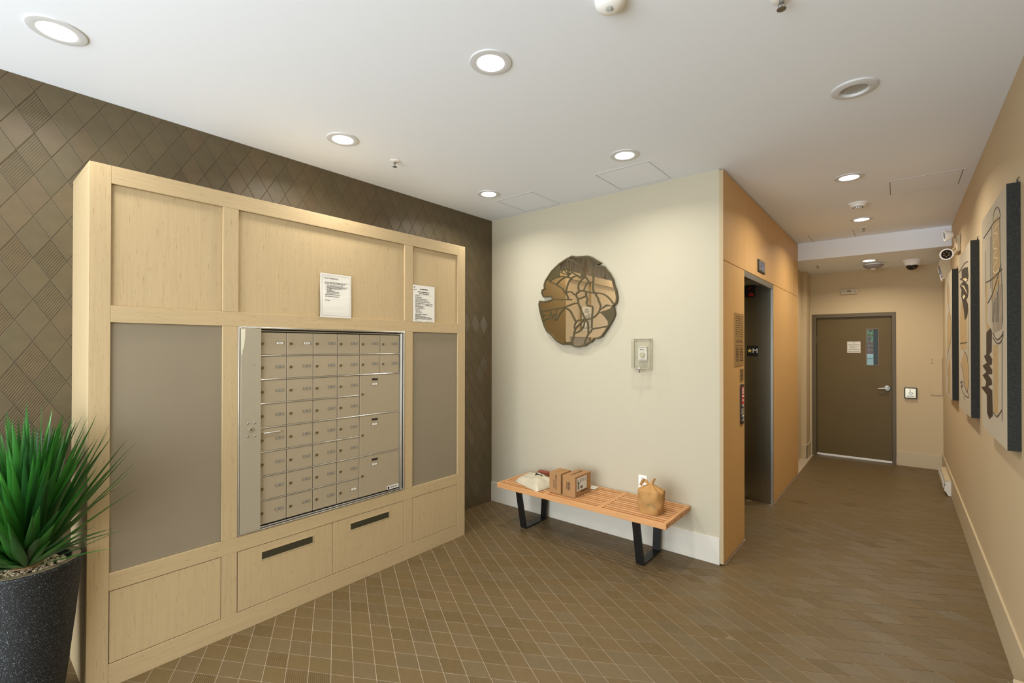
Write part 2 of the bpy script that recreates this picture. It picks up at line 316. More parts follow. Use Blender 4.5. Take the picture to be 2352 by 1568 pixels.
ART_STROKE= [(0.0156, [(-2.397, 2.475), (-2.36, 2.46), (-2.312, 2.434), (-2.276, 2.403), (-2.248, 2.365), (-2.225, 2.322), (-2.198, 2.276), (-2.171, 2.24)]), (0.0156, [(-2.186, 2.467), (-2.167, 2.431), (-2.144, 2.375), (-2.129, 2.313), (-2.125, 2.246), (-2.131, 2.199), (-2.125, 2.156), (-2.11, 2.134)]), (0.0121, [(-2.397, 2.468), (-2.393, 2.429), (-2.391, 2.384), (-2.387, 2.338)]), (0.0121, [(-2.356, 2.46), (-2.364, 2.409), (-2.366, 2.374), (-2.356, 2.349), (-2.32, 2.325), (-2.284, 2.304), (-2.264, 2.282)]), (0.0104, [(-2.358, 2.342), (-2.385, 2.324), (-2.397, 2.312)]), (0.0121, [(-2.368, 2.295), (-2.397, 2.308), (-2.459, 2.317), (-2.527, 2.313), (-2.578, 2.3), (-2.604, 2.285)]), (0.0132, [(-2.608, 2.278), (-2.552, 2.259), (-2.518, 2.238), (-2.459, 2.202), (-2.434, 2.168), (-2.405, 2.135), (-2.393, 2.096)]), (0.0111, [(-2.368, 2.292), (-2.401, 2.302), (-2.442, 2.302), (-2.488, 2.278), (-2.522, 2.249)]), (0.0121, [(-2.272, 2.293), (-2.3, 2.306), (-2.336, 2.302), (-2.368, 2.281), (-2.393, 2.245), (-2.409, 2.201), (-2.417, 2.164)]), (0.0139, [(-2.213, 2.291), (-2.248, 2.267), (-2.276, 2.235), (-2.284, 2.202), (-2.28, 2.177), (-2.268, 2.166)]), (0.0111, [(-2.132, 2.233), (-2.171, 2.236), (-2.198, 2.222), (-2.217, 2.186), (-2.225, 2.166)]), (0.0139, [(-2.268, 2.166), (-2.213, 2.159), (-2.171, 2.146), (-2.117, 2.135)]), (0.0156, [(-2.268, 2.166), (-2.3, 2.145), (-2.308, 2.128), (-2.292, 2.1), (-2.284, 2.064), (-2.28, 2.043), (-2.252, 1.984), (-2.213, 1.907)]), (0.0121, [(-2.417, 2.16), (-2.384, 2.166), (-2.352, 2.159), (-2.328, 2.133)]), (0.0121, [(-2.573, 2.107), (-2.467, 2.099), (-2.352, 2.09)]), (0.0139, [(-2.205, 2.155), (-2.198, 2.11), (-2.186, 2.076), (-2.197, 2.062), (-2.19, 2.035), (-2.17, 2.02), (-2.136, 2.015), (-2.134, 1.968), (-2.14, 1.915), (-2.142, 1.818)]), (0.0111, [(-2.288, 2.089), (-2.248, 2.1), (-2.209, 2.111)]), (0.0139, [(-2.11, 2.134), (-2.08, 2.086), (-2.072, 2.064), (-2.05, 2.014)]), (0.0132, [(-2.11, 2.134), (-2.05, 2.127), (-1.999, 2.104), (-1.955, 2.065), (-1.926, 2.024)]), (0.0132, [(-2.05, 2.014), (-2.061, 1.984), (-2.072, 1.958), (-2.11, 1.924), (-2.147, 1.908), (-2.197, 1.9), (-2.213, 1.904)]), (0.0132, [(-2.719, 1.995), (-2.617, 2.005), (-2.467, 2.019), (-2.401, 2.033), (-2.32, 2.054), (-2.284, 2.05)]), (0.0132, [(-2.43, 2.017), (-2.475, 1.977), (-2.526, 1.909), (-2.543, 1.906), (-2.586, 1.921), (-2.639, 1.92), (-2.687, 1.907)]), (0.0156, [(-2.421, 2.016), (-2.376, 1.99), (-2.344, 1.943), (-2.315, 1.891), (-2.311, 1.877)]), (0.0111, [(-2.213, 1.901), (-2.264, 1.899), (-2.299, 1.887), (-2.319, 1.86), (-2.327, 1.819)]), (0.0132, [(-2.228, 1.891), (-2.268, 1.858), (-2.307, 1.825), (-2.327, 1.785), (-2.331, 1.754), (-2.347, 1.702), (-2.343, 1.671)]), (0.0121, [(-2.213, 1.897), (-2.225, 1.844), (-2.252, 1.807), (-2.287, 1.787), (-2.327, 1.774)]), (0.0132, [(-2.205, 1.9), (-2.182, 1.863), (-2.178, 1.809), (-2.178, 1.768)]), (0.0132, [(-1.988, 1.831), (-2.072, 1.82), (-2.136, 1.811), (-2.151, 1.791), (-2.178, 1.765), (-2.209, 1.708), (-2.22, 1.668)]), (0.0087, [(-2.661, 1.967), (-2.621, 1.955), (-2.582, 1.95)]), (0.0104, [(-2.522, 2.004), (-2.53, 1.951), (-2.543, 1.909)]), (0.0104, [(-2.526, 1.969), (-2.565, 1.953), (-2.582, 1.928)]), (0.0097, [(-2.493, 2.366), (-2.459, 2.349), (-2.397, 2.322)]), (0.0087, [(-2.467, 2.357), (-2.463, 2.371), (-2.442, 2.382)]), (0.0087, [(-2.438, 2.389), (-2.422, 2.394), (-2.405, 2.389)]), (0.0087, [(-2.442, 2.379), (-2.418, 2.352), (-2.393, 2.325)]), (0.0087, [(-2.413, 2.386), (-2.401, 2.361), (-2.389, 2.332)]), (0.0087, [(-1.934, 2.01), (-1.948, 1.989), (-1.923, 1.978)])]
P1= {'tan': [(3.681, 2.346), (3.535, 2.35), (3.466, 2.321), (3.463, 2.008), (3.385, 1.89), (3.711, 1.907), (3.683, 2.294)], 'grey': [(3.701, 1.906), (3.561, 1.969), (3.397, 1.976), (3.383, 1.776), (3.389, 1.759), (3.403, 1.745), (3.665, 1.732), (3.725, 1.76)], 'tan2': [(3.978, 2.044), (3.907, 2.036), (3.934, 1.799), (3.803, 1.763), (3.935, 1.745), (3.993, 1.82)], 'pale': [(3.701, 1.665), (3.523, 1.664), (3.533, 1.294), (3.694, 1.292)], 'dark': [(3.955, 1.74), (3.785, 1.76), (3.74, 1.74), (3.754, 1.628), (3.844, 1.611), (3.737, 1.586), (3.756, 1.554), (3.846, 1.546), (3.739, 1.528), (3.747, 1.501), (3.904, 1.494), (3.758, 1.469), (3.741, 1.443), (3.906, 1.422), (3.742, 1.411), (3.719, 1.271), (3.855, 1.236), (3.938, 1.263), (3.947, 1.369), (4.152, 1.394), (4.188, 1.401), (4.005, 1.415), (3.964, 1.446), (4.128, 1.478), (3.962, 1.503), (4.126, 1.537), (3.941, 1.56), (4.061, 1.597), (3.959, 1.61)], 'lines': [[(3.681, 2.346), (3.664, 2.373), (3.614, 2.393), (3.534, 2.391), (3.465, 2.359), (3.431, 2.318)], [(4.06, 2.32), (3.823, 2.326), (3.648, 2.334), (3.446, 2.319)], [(3.988, 2.233), (3.989, 1.954)], [(3.77, 2.278), (3.779, 1.985)], [(3.723, 2.323), (3.714, 1.79)], [(3.454, 2.318), (3.437, 2.101), (3.397, 1.976), (3.38, 1.776)], [(3.966, 2.04), (3.725, 2.032), (3.498, 2.041), (3.395, 2.048)], [(3.892, 1.91), (3.727, 1.943), (3.56, 2.004), (3.423, 2.075)], [(3.499, 2.002), (3.49, 1.781)], [(3.644, 1.899), (3.664, 1.788)], [(3.588, 1.916), (3.582, 1.785)], [(3.531, 1.946), (3.542, 1.783)], [(3.699, 1.733), (3.617, 1.703), (3.538, 1.692), (3.419, 1.707), (3.362, 1.73)], [(3.7, 1.707), (3.554, 1.672), (3.419, 1.683), (3.362, 1.716)], [(3.397, 1.678), (3.407, 1.28)], [(3.694, 1.292), (3.565, 1.283), (3.414, 1.334)]], 'cream': [[(3.491, 2.296), (3.633, 2.284), (3.617, 2.266), (3.507, 2.25), (3.652, 2.215), (3.636, 2.187), (3.509, 2.171), (3.67, 2.146), (3.511, 2.117), (3.672, 2.084), (3.607, 2.052), (3.482, 2.054)]]}
P2= {'dark': [(5.393, 2.297), (5.141, 2.282), (4.938, 2.261), (4.882, 2.189), (4.932, 2.156), (5.093, 2.163), (4.918, 2.122), (4.886, 2.075), (4.936, 2.031), (5.046, 2.023), (4.924, 1.975), (4.94, 1.922), (5.001, 1.881), (5.157, 1.865), (5.208, 1.937), (5.374, 2.049), (5.432, 2.078), (5.4, 2.129), (5.55, 2.181), (5.254, 2.186), (5.548, 2.236), (5.367, 2.228)], 'tan': [(5.455, 2.042), (5.177, 1.964), (4.988, 1.877), (4.995, 1.7), (5.028, 1.638), (5.509, 1.63), (5.553, 1.859)], 'leaf': [(5.189, 1.624), (4.999, 1.577), (4.912, 1.498), (4.898, 1.399), (5.009, 1.304), (5.199, 1.361), (5.298, 1.449), (5.476, 1.517), (5.328, 1.579)], 'light': [[(5.488, 2.181), (5.256, 2.139), (5.095, 2.095), (4.97, 2.056), (5.019, 2.082), (5.2, 2.145)], [(5.31, 2.21), (5.092, 2.197), (4.941, 2.163), (5.093, 2.168)], [(5.315, 2.068), (5.203, 2.076), (5.097, 2.05), (5.26, 2.04)]], 'lines': [[(5.609, 2.3), (5.364, 2.312), (5.14, 2.317), (4.912, 2.299)], [(5.189, 1.624), (4.999, 1.577), (4.912, 1.498), (4.898, 1.399), (5.009, 1.304), (5.199, 1.361), (5.298, 1.449), (5.476, 1.517)], [(5.483, 1.329), (5.339, 1.286), (5.105, 1.269), (4.89, 1.279), (4.918, 1.31)], [(5.52, 1.349), (5.372, 1.372), (5.446, 1.324), (5.302, 1.34), (5.266, 1.378)], [(5.545, 1.683), (4.995, 1.69)], [(4.896, 1.946), (4.939, 1.565)], [(5.237, 1.258), (5.218, 1.224)]]}
P3= {'tan': [[(6.842, 2.339), (6.726, 2.28), (6.673, 2.181), (6.736, 2.084), (6.898, 2.171), (6.905, 2.278)], [(6.691, 2.048), (6.486, 1.941), (6.458, 1.841), (6.573, 1.698), (6.903, 1.566), (6.914, 1.855)], [(6.847, 1.481), (6.558, 1.534), (6.631, 1.165), (6.826, 1.169)]], 'lines': [[(6.842, 2.339), (6.715, 2.278), (6.662, 2.181), (6.736, 2.084), (6.691, 2.048)], [(6.842, 2.339), (6.931, 2.251), (6.874, 2.16), (6.691, 2.048), (6.886, 1.912), (6.897, 1.682), (6.725, 1.578), (6.616, 1.487), (6.653, 1.163)], [(6.691, 2.048), (6.486, 1.941), (6.439, 1.804), (6.529, 1.698), (6.841, 1.596), (7.032, 1.477), (6.914, 1.335)], [(6.41, 1.982), (6.367, 1.538)], [(6.812, 1.454), (6.826, 1.164)]]}

# ------------------------------------------------------------------ room shell
XL, YB, XE, XR, YD, ZC, ZL, YS = -3.387, 3.748, -1.026, 0.447, 8.532, 3.006, 2.78, 7.115
YF = -2.5
ceil = st('ceiling', B().box(XL - .12, XR + .12, YF - .1, 8.66, ZC, ZC + .12), M_CEIL)
st('soffit', B().box(-1.30, XR, YS, YD, ZL, ZC), M_CEIL, ceil)
B_ = B
# floor: grout bed, then tiles as pieces
floor = st('floor', B().box(XL - .02, XR + .02, YF - .1, 8.9, -.12, -.0018), M_GROUTF)
wl = st('wall_left', B().box(XL - .15, XL - .0018, YF - .1, YB + .15, -.12, ZC), M_GROUTW)
wb = st('wall_back', B().box(XL, -1.056, YB, YB + .12, 0, ZC), M_CREAM)
wr = st('wall_right', B().box(XR, XR + .12, YF - .1, 8.66, -.12, ZC), M_TAN)
wf = st('wall_far', B().box(-1.078, -1.045, YD, YD + .11, 0, ZL).box(-.039, XR, YD, YD + .11, 0, ZL).box(-1.045, -.039, YD, YD + .11, 2.152, ZL), M_TAN)
st('wall_pillar', B().box(-1.40, -1.072, 8.17, YD + .11, 0, ZL), M_TAN)
st('wall_alcove', B().box(-1.45, -1.14, 7.12, 8.17, 0, ZL), M_TAN)
wfront = st('wall_front', B().box(XL, -3.15, YF - .1, YF, 0, ZC).box(.20, XR, YF - .1, YF, 0, ZC).box(-3.15, .20, YF - .1, YF, 2.72, ZC).box(-3.15, .20, YF - .1, YF, 0, .10), M_CREAM)
win = st('window_1', B().box(-3.15, -3.09, YF - .08, YF - .02, .10, 2.72).box(.14, .20, YF - .08, YF - .02, .10, 2.72).box(-3.09, .14, YF - .08, YF - .02, .10, .16).box(-3.09, .14, YF - .08, YF - .02, 2.66, 2.72)
         .box(-2.03, -1.98, YF - .08, YF - .02, .16, 2.66).box(-.96, -.91, YF - .08, YF - .02, .16, 2.66), M_BLACK)
for a, b in ((-3.09, -2.03), (-1.98, -.96), (-.91, .14)):
    st('pane', B().box(a, b, YF - .055, YF - .045, .16, 2.66), M_GLASS, win)

# baseboards
st('baseboard_back', B().box(XL + .003, -1.054, YB - .012, YB, 0, .205, bev=.002), M_BASEC)
st('baseboard_right', B().box(XR - .013, XR, YF, YD, 0, .228, bev=.002), M_BASET)
st('baseboard_far', B().box(-.039, XR - .013, YD - .012, YD, 0, .198, bev=.002), M_BASET)
st('baseboard_pillar', B().box(-1.14, -1.060, 8.158, 8.17, 0, .198, bev=.002).box(-1.072, -1.060, 8.158, YD, 0, .198, bev=.002), M_BASET)

# elevator wall: solid core and veneer panels as pieces
we = st('wall_elevator', B().box(-1.40, -1.056, YB + .121, 4.345, 0, ZC).box(-1.40, -1.056, 5.552, YS, 0, ZC).box(-1.40, -1.056, 4.345, 5.552, 2.39, ZC), M_CREAM)
def panel(y0, y1, z0, z1):
    st('panel', B().box(-1.055, XE, y0, y1, z0, z1, bev=.0015), M_ELEVW, we)
for y0, y1, z0, z1 in ((3.743, 4.362, .012, 2.309), (5.556, 6.748, .012, 2.309), (6.752, YS, .012, 2.309),
                       (3.743, 4.356, 2.313, 2.995), (4.360, 6.748, 2.313, 2.995), (6.752, YS, 2.313, 2.995)): panel(y0, y1, z0, z1)
st('trim_1', B().box(-1.054, XE - .0005, 3.7405, 3.7428, .012, 2.995), M_ELEVE)

# ------------------------------------------------------------------ rhombus tiles
def clip(poly, axis, lim, keep_less):
    out = []; n = len(poly)
    ins = (lambda p: p[axis] <= lim) if keep_less else (lambda p: p[axis] >= lim)
    for i in range(n):
        a, b = poly[i], poly[(i + 1) % n]
        if ins(a): out.append(a)
        if ins(a) != ins(b):
            t = (lim - a[axis]) / (b[axis] - a[axis]); q = [a[0] + t * (b[0] - a[0]), a[1] + t * (b[1] - a[1])]; q[axis] = lim; out.append(tuple(q))
    return out
def inset(poly, d):
    n = len(poly); A = sum(poly[i][0] * poly[(i + 1) % n][1] - poly[(i + 1) % n][0] * poly[i][1] for i in range(n)) / 2
    s = 1 if A > 0 else -1; out = []
    for i in range(n):
        p0, p1, p2 = Vector(poly[i - 1]), Vector(poly[i]), Vector(poly[(i + 1) % n])
        d1 = (p1 - p0); d2 = (p2 - p1)
        if d1.length < 1e-6 or d2.length < 1e-6: out.append(tuple(p1)); continue
        d1.normalize(); d2.normalize(); n1 = Vector((-d1.y, d1.x)) * s; n2 = Vector((-d2.y, d2.x)) * s
        k = 1 + n1.dot(n2)
        out.append(tuple(p1 + (n1 + n2) * (d / max(k, .35))))
    return out
def area2(poly): return abs(sum(poly[i][0] * poly[(i + 1) % len(poly)][1] - poly[(i + 1) % len(poly)][0] * poly[i][1] for i in range(len(poly)))) / 2
def tile_geo(poly, gap, rib=None):
    """bevelled slab over a 2D outline; rib = (a, b) half edges of a full rhombus for a ridged face"""
    o = inset(poly, gap / 2); t = inset(poly, gap / 2 + .0011); n = len(o); b = B()
    V = [(p[0], p[1], -.0018) for p in o] + [(p[0], p[1], -.0007) for p in o] + [(p[0], p[1], 0.0) for p in t]
    Fs = []
    for lv in (0, 1):
        for i in range(n):
            j = (i + 1) % n; Fs.append((lv * n + i, lv * n + j, lv * n + n + j, lv * n + n + i))
    if not rib: Fs.append(tuple(range(2 * n, 3 * n)))
    b.add(V, Fs)
    if rib:
        c0, ea, eb = Vector(t[0]), Vector(t[1]) - Vector(t[0]), Vector(t[3]) - Vector(t[0]); N = 11; V = []; Fs = []
        if rib == 'a': pass
        else: ea, eb = eb, ea
        for k in range(N):
            for f_, z in ((0.0, 0.0), (.42, 0.0), (.55, -.0015), (.88, -.0015)):
                q = c0 + eb * ((k + f_) / N); V += [(q.x, q.y, z), ((q + ea).x, (q + ea).y, z)]
        q = c0 + eb; V += [(q.x, q.y, 0), ((q + ea).x, (q + ea).y, 0)]
        for i in range(len(V) // 2 - 1): Fs.append((2 * i, 2 * i + 1, 2 * i + 3, 2 * i + 2))
        b.add(V, Fs)
    return b
def tile_field(parent, o2, hu, hv, u_rng, v_rng, to3, basis, mats, gap, clips, hidden, rib, rib_share, tilt, seed, orig):
    rg = random.Random(seed)
    full = [(hu, 0), (0, hv), (-hu, 0), (0, -hv)]
    mesh_plain = [tile_geo(full, gap).mesh('tile', m) for m in mats]
    mesh_rib = [tile_geo(full, gap, rib).mesh('tile_ribbed', m) for m in mats]
    cand = []
    i0 = int((u_rng[0] - o2[0]) / hu) - 2; i1 = int((u_rng[1] - o2[0]) / hu) + 2
    j0 = int((v_rng[0] - o2[1]) / hv) - 2; j1 = int((v_rng[1] - o2[1]) / hv) + 2
    for i in range(i0, i1 + 1):
        for j in range(j0, j1 + 1):
            if (i + j) % 2 == 0: continue
            cu, cv = o2[0] + i * hu, o2[1] + j * hv
            k = rg.randrange(3); rb = rg.random() < rib_share(cu, cv); tl = (rg.gauss(0, tilt), rg.gauss(0, tilt))
            poly = [(cu + a, cv + b) for a, b in full]; n_in = 0
            for ax, lim, less in clips(cu, cv):
                poly = clip(poly, ax, lim, less)
                if len(poly) < 3: break
            if len(poly) < 3 or area2(poly) < 1.2e-4: continue
            whole = len(poly) == 4 and area2(poly) > 2 * hu * hv * .99999
            pr = [proj(to3(p)) for p in poly]; ar = 0; c = to3((cu, cv)); pc = proj(c)
            if all(pr) and pc and -40 < pc[0] < PW + 40 and -40 < pc[1] < PH + 40 and not hidden(cu, cv):
                ar = area2([(p[0], p[1]) for p in pr])
            cand.append((ar, cu, cv, k, rb, tl, poly, whole))
    cand.sort(key=lambda t: -t[0])
    rest = B(); nobj = 0
    for ar, cu, cv, k, rb, tl, poly, whole in cand:
        if nobj < 300 and ar > 20:
            if whole: me = (mesh_rib if rb else mesh_plain)[k]
            else: me = tile_geo([(p[0] - cu, p[1] - cv) for p in poly], gap).mesh('tile', mats[k])
            o = bpy.data.objects.new('tile', me); C.objects.link(o); o.parent = parent
            o.matrix_local = Matrix.Translation(Vector(to3((cu, cv))) - Vector(orig)) @ basis @ Euler((tl[0], tl[1], 0)).to_matrix().to_4x4()
            nobj += 1
        else:
            g = tile_geo(poly, gap, rib if (rb and whole and ar > 0) else None)
            Rm = basis.to_3x3()
            cc = Vector(to3((0, 0)))
            rest.add([cc + Rm @ Vector(p) for p in g.v], g.f, k)
    rest.obj('tile_field', mats, parent, kind='stuff')
# floor: u = x, v = y
def fclips(cu, cv):
    c = [(0, XL, False), (0, XR, True), (1, YF, False)]
    if abs(cv - YB) < .0617 and abs(cu - XE) < .1068: pass
    elif cv > YB and cu < XE - .1068 and cv < YB + .0618: c.append((1, YB, True))
    elif cv > YB: c.append((0, XE - .0 if not 4.36 < cv < 5.53 else -1.36, False))
    elif cu < XE: c.append((1, YB, True))
    c.append((1, 8.56, True))
    return c
def fhid(x, y):
    if x < -2.946 and .3 < y < 2.91: return True
    if y < .43 and x < -2.2: return True
    if y > YB and x < -1.03 + .0: return True
    if x < -2.946 - .18 * 0 and y < 2.909: return True
    return False
I4 = Matrix.Identity(4)
tile_field(floor, (-2.1065 - .1068, 2.108), .1068, .0617, (XL, XR), (YF, 8.6), lambda p: (p[0], p[1], 0.0), I4, TILE_F, .0032,
           fclips, fhid, 'a', lambda x, y: .30 if y < 2.9 + .5 * x + 1.2 else (.10 if y < 4.2 else .03), .0016, 3, (0, 0, 0))
# left wall: u = y, v = z
Wb = Matrix(((0, 0, 1, 0), (1, 0, 0, 0), (0, 1, 0, 0), (0, 0, 0, 1)))
def wclips(cu, cv):
    c = [(0, YF, False), (0, YB, True), (1, 0.0, False), (1, ZC, True)]
    return c
def whid(y, z):
    return (.40 < y < 2.95 and z < 2.40) or (y < .30 and z < .75)
tile_field(wl, (.279 - .0631, 2.840), .0631, .1058, (-.75, YB), (0, ZC), lambda p: (XL, p[0], p[1]), Wb, TILE_W, .0026,
           wclips, whid, 'b', lambda y, z: .30 if y < 1.2 and z < 2.7 else .10, .004, 5, (0, 0, 0))

# ------------------------------------------------------------------ corridor door and what shows through its glass
d2 = st('door_2', B().prism([(-1.043, 0), (-.987, 0), (-.987, 2.098), (-.083, 2.098), (-.083, 0), (-.041, 0), (-.041, 2.150), (-1.043, 2.150)], 'y', YD - .006, YD + .09), M_FRAMED)
st('light_block_stop', B().box(-.99, -.955, YD + .081, YD + .089, 0, 2.10).box(-.115, -.08, YD + .081, YD + .089, 0, 2.10).box(-.955, -.115, YD + .081, YD + .089, 2.06, 2.10), M_FRAMED, d2)  # unseen stop added behind the leaf to block light leaking through the frame slit
lf = B(); y0, y1 = YD + .035, YD + .08
for x0, x1, z0, z1 in ((-.983, -.378, .03, 2.093), (-.234, -.087, .03, 2.093), (-.378, -.234, .03, 1.388), (-.378, -.234, 1.922, 2.093)): lf.box(x0, x1, y0, y1, z0, z1)
leaf2 = st('door_leaf', lf, M_DOOR, d2)
st('glazing_frame', B().box(-.384, -.371, y0 - .006, y1, 1.382, 1.928, bev=.001).box(-.241, -.228, y0 - .006, y1, 1.382, 1.928, bev=.001).box(-.371, -.241, y0 - .006, y1, 1.382, 1.395, bev=.001).box(-.371, -.241, y0 - .006, y1, 1.915, 1.928, bev=.001),
   pbr('taupe_glazing_frame', (112, 92, 70), 0.5), d2)
st('glass_pane', B().box(-.371, -.241, y0 + .018, y0 + .024, 1.395, 1.915), M_GLASS, d2)
st('sunlit_sweep', B().box(-.984, -.086, y0 - .004, y0, .008, .034), M_WHITE, d2)  # seal strip coloured white to stand in for sunlight under the door
st('lever_handle', B().lathe([(.0001, -.056), (.012, -.056), (.015, -.050), (.016, -.016), (.030, -.016), (.034, -.012), (.040, -.011), (.044, -.004), (.044, -.0005)], (-.140, y0, 1.066), 'y', 28)
   .tube([(-.140, y0 - .046, 1.066), (-.175, y0 - .047, 1.064), (-.238, y0 - .046, 1.058)], [.013, .012, .010]), M_CHROME, d2, smooth=40)
st('hinge', B().lathe([(.007, 0), (.007, .10)], (-.985, y0 - .008, 1.72), 'z', 10), M_FRAMED, d2)
sg = thing('door_sign', 'white square sign with black capitals on the olive corridor door', 'sign', (-.524, y0, 1.57))
sgm = B().box(-.604, -.444, y0 - .004, y0 - .0005, 1.570, 1.735).obj('plate', M_PAPER, sg)
tb = B()
for s_, z_, wd in (('TO', 1.722, .03), ('RESIDENTIAL', 1.688, .142), ('AMENITY /', 1.655, .112), ('COMMERCIAL', 1.620, .146)):
    tb.text(s_, (-.524, y0 - .0046, z_ if s_ != 'TO' else 1.718), (1, 0, 0), (0, 0, 1), .017, wd)
for k in range(7): tb.rect((-.592 + k * .0195, y0 - .0046, 1.588), (1, 0, 0), (0, 0, 1), 0, .015, 0, .006)
tb.obj('lettering', M_INK, sg)
# outdoors beyond the glass
st('trim_2', B().box(-.318, .30, 9.25, 9.40, -.1, 3.0), pbr('dark_olive_outdoor_trim', (50, 44, 24), 0.6))
gd = B().box(-6, 5, 8.9, 22, -.2, -.02).obj('paving', M_CONC); gd['kind'] = 'structure'; gd.name = 'ground'
pw = B().box(-2.4, 1.2, 12.6, 12.9, -.02, 1.42, bev=.01).box(-2.5, 1.3, 12.55, 12.95, 1.42, 1.50, bev=.01).obj('planter_wall', M_CONC); pw['label'] = 'pale concrete planter wall outdoors seen through the door glass'; pw['category'] = 'wall'
bc = thing('brick_pier', 'red brick pier outdoors behind the planter wall', 'pier', (-.55, 13.6, -.02))
br = B().box(-.79, -.31, 13.41, 13.79, -.02, 2.6).obj('mortar_core', M_CONC, bc)
for k in range(26):
    for q in range(2):
        xo = -.80 + q * .25 + (.0 if k % 2 else .0)
        B().box(xo, xo + (.24), 13.40, 13.80, k * .1, k * .1 + .088, bev=.004).obj('brick', M_BRICK, bc)
tr = thing('street_tree', 'leafy green tree outdoors at top of the door glass', 'tree', (-.75, 13.2, 1.5))
B().tube([(-.75, 13.2, 1.5), (-.73, 13.2, 1.9), (-.66, 13.2, 2.5)], [.05, .045, .03]).obj('trunk', M_BARK, tr)
fb = B(); rg = random.Random(4)
for k in range(520):
    c = Vector((rg.uniform(-1.2, .1), rg.uniform(12.95, 13.35), rg.uniform(1.78, 2.6))); a = Vector((rg.gauss(0, 1), rg.gauss(0, .5), rg.gauss(0, 1))).normalized(); b_ = a.orthogonal().normalized()
    fb.add([c - a * .05, c + b_ * .02, c + a * .05, c - b_ * .02], [(0, 1, 2, 3)])
fb.obj('foliage', M_GREEN, tr, kind='stuff')

# ------------------------------------------------------------------ elevator entrance
d1 = st('door_1', B().box(-1.40, XE + .001, 5.530, 5.552, 0, 2.312).box(-1.40, -1.057, 4.347, 4.361, 0, 2.39).box(-1.40, -1.057, 4.347, 5.55, 2.375, 2.389), M_STEEL)
st('header', B().box(-1.05, XE + .001, 4.363, 5.530, 2.258, 2.308, bev=.001), M_CHROME, d1)
for a, b in ((4.363, 4.945), (4.948, 5.528)): st('door_panel', B().box(-1.395, -1.365, a, b, .004, 2.374), M_STEEL, d1)
st('sill', B().box(-1.365, -1.325, 4.363, 5.529, -.0012, .003), M_ALU, d1)
st('frame_edge', B().box(XE - .02, XE + .002, 5.5265, 5.5555, .004, 2.308, bev=.001), M_ALU, d1)
ms = thing('floor_marker_sign', 'black sign with gold star and white letter M on elevator jamb', 'sign', (-1.219, 5.53, 1.553))
B().box(-1.274, -1.163, 5.5262, 5.5295, 1.552, 1.665).obj('plate', M_BLACKP, ms)
star = [(-1.246 + (.027 if k % 2 == 0 else .011) * math.sin(k * math.pi / 5), 1.612 + (.027 if k % 2 == 0 else .011) * math.cos(k * math.pi / 5)) for k in range(10)]
B().prism(star, 'y', 5.5252, 5.5262).obj('star', M_GOLD, ms)
B().text('M', (-1.194, 5.5258, 1.612), (1, 0, 0), (0, 0, 1), .046, .046).obj('lettering', M_WHITE, ms)
fs = thing('fire_sign', 'black sign with red pictogram at top of elevator jamb', 'sign', (-1.241, 5.53, 2.19))
B().box(-1.296, -1.187, 5.5262, 5.5295, 2.190, 2.318).obj('plate', M_BLACKP, fs)
B().prism([(-1.262, 2.203), (-1.205, 2.203), (-1.208, 2.222), (-1.222, 2.236), (-1.230, 2.226), (-1.244, 2.246), (-1.252, 2.226)], 'y', 5.5254, 5.5262).prism([(-1.262, 2.272), (-1.240, 2.282), (-1.225, 2.300), (-1.240, 2.296), (-1.255, 2.290)], 'y', 5.5254, 5.5262).obj('pictogram', M_RED, fs)
X5 = XE
di = thing('floor_indicator', 'small framed floor display on veneer above the elevator opening', 'display', (X5, 4.985, 2.36))
B().box(X5, X5 + .010, 4.845, 5.125, 2.362, 2.480, bev=.003).obj('bezel', M_BLACKP, di)
B().box(X5 + .010, X5 + .014, 4.875, 5.095, 2.374, 2.468, bev=.001).obj('faceplate', M_CHROME, di)
B().box(X5 + .0142, X5 + .0155, 4.915, 5.055, 2.385, 2.457).obj('screen', pbr('dark_screen', (58, 60, 80), .25), di)
B().text('2', (X5 + .0162, 4.985, 2.421), (0, 1, 0), (0, 0, 1), .045, .05).obj('digit', M_SCREEN, di)
nt = thing('engraved_notice_plate', 'tall bronze engraved notice plate on veneer beside the elevator', 'plaque', (X5, 4.18, 1.494))
B().box(X5, X5 + .005, 4.036, 4.322, 1.494, 1.930, bev=.001).obj('plate', M_PLAQUE, nt)
tb = B(); rg = random.Random(9)
for k in range(10):
    z = 1.90 - k * .018; a = 4.06 + rg.uniform(0, .02)
    while a < 4.29:
        b_ = min(a + rg.uniform(.012, .05), 4.30); tb.rect((X5 + .0056, 0, z), (0, 1, 0), (0, 0, 1), a, b_, 0, .005); a = b_ + rg.uniform(.008, .04)
tb.prism([(4.06, 1.66), (4.30, 1.662), (4.30, 1.665), (4.06, 1.663)], 'x', X5 + .005, X5 + .0056)
for k in range(7):
    tb.ribbon([(4.07 + k * .032, 1.69), (4.08 + k * .032, 1.70 + .01 * (k % 3)), (4.095 + k * .032, 1.685)], .004, 'x', X5 + .005, X5 + .0056)
for k in range(9):
    z = 1.64 - k * .013; tb.rect((X5 + .0056, 0, z), (0, 1, 0), (0, 0, 1), 4.07, 4.16, 0, .005); tb.rect((X5 + .0056, 0, z), (0, 1, 0), (0, 0, 1), 4.19, 4.30, 0, .005)
tb.obj('engraving', M_INK, nt)
sp = thing('small_engraved_plate', 'small bronze plate between the tall notice and elevator call station', 'plaque', (X5, 4.265, 1.362))
B().box(X5, X5 + .005, 4.209, 4.324, 1.362, 1.472, bev=.001).obj('plate', M_PLAQUE, sp)
tb = B()
for k in range(8): tb.rect((X5 + .0056, 0, 1.455 - k * .011), (0, 1, 0), (0, 0, 1), 4.222, 4.300 - .01 * (k % 3), 0, .005)
tb.rect((X5 + .0056, 0, 0), (0, 1, 0), (0, 0, 1), 4.209, 4.216, 1.362, 1.472)
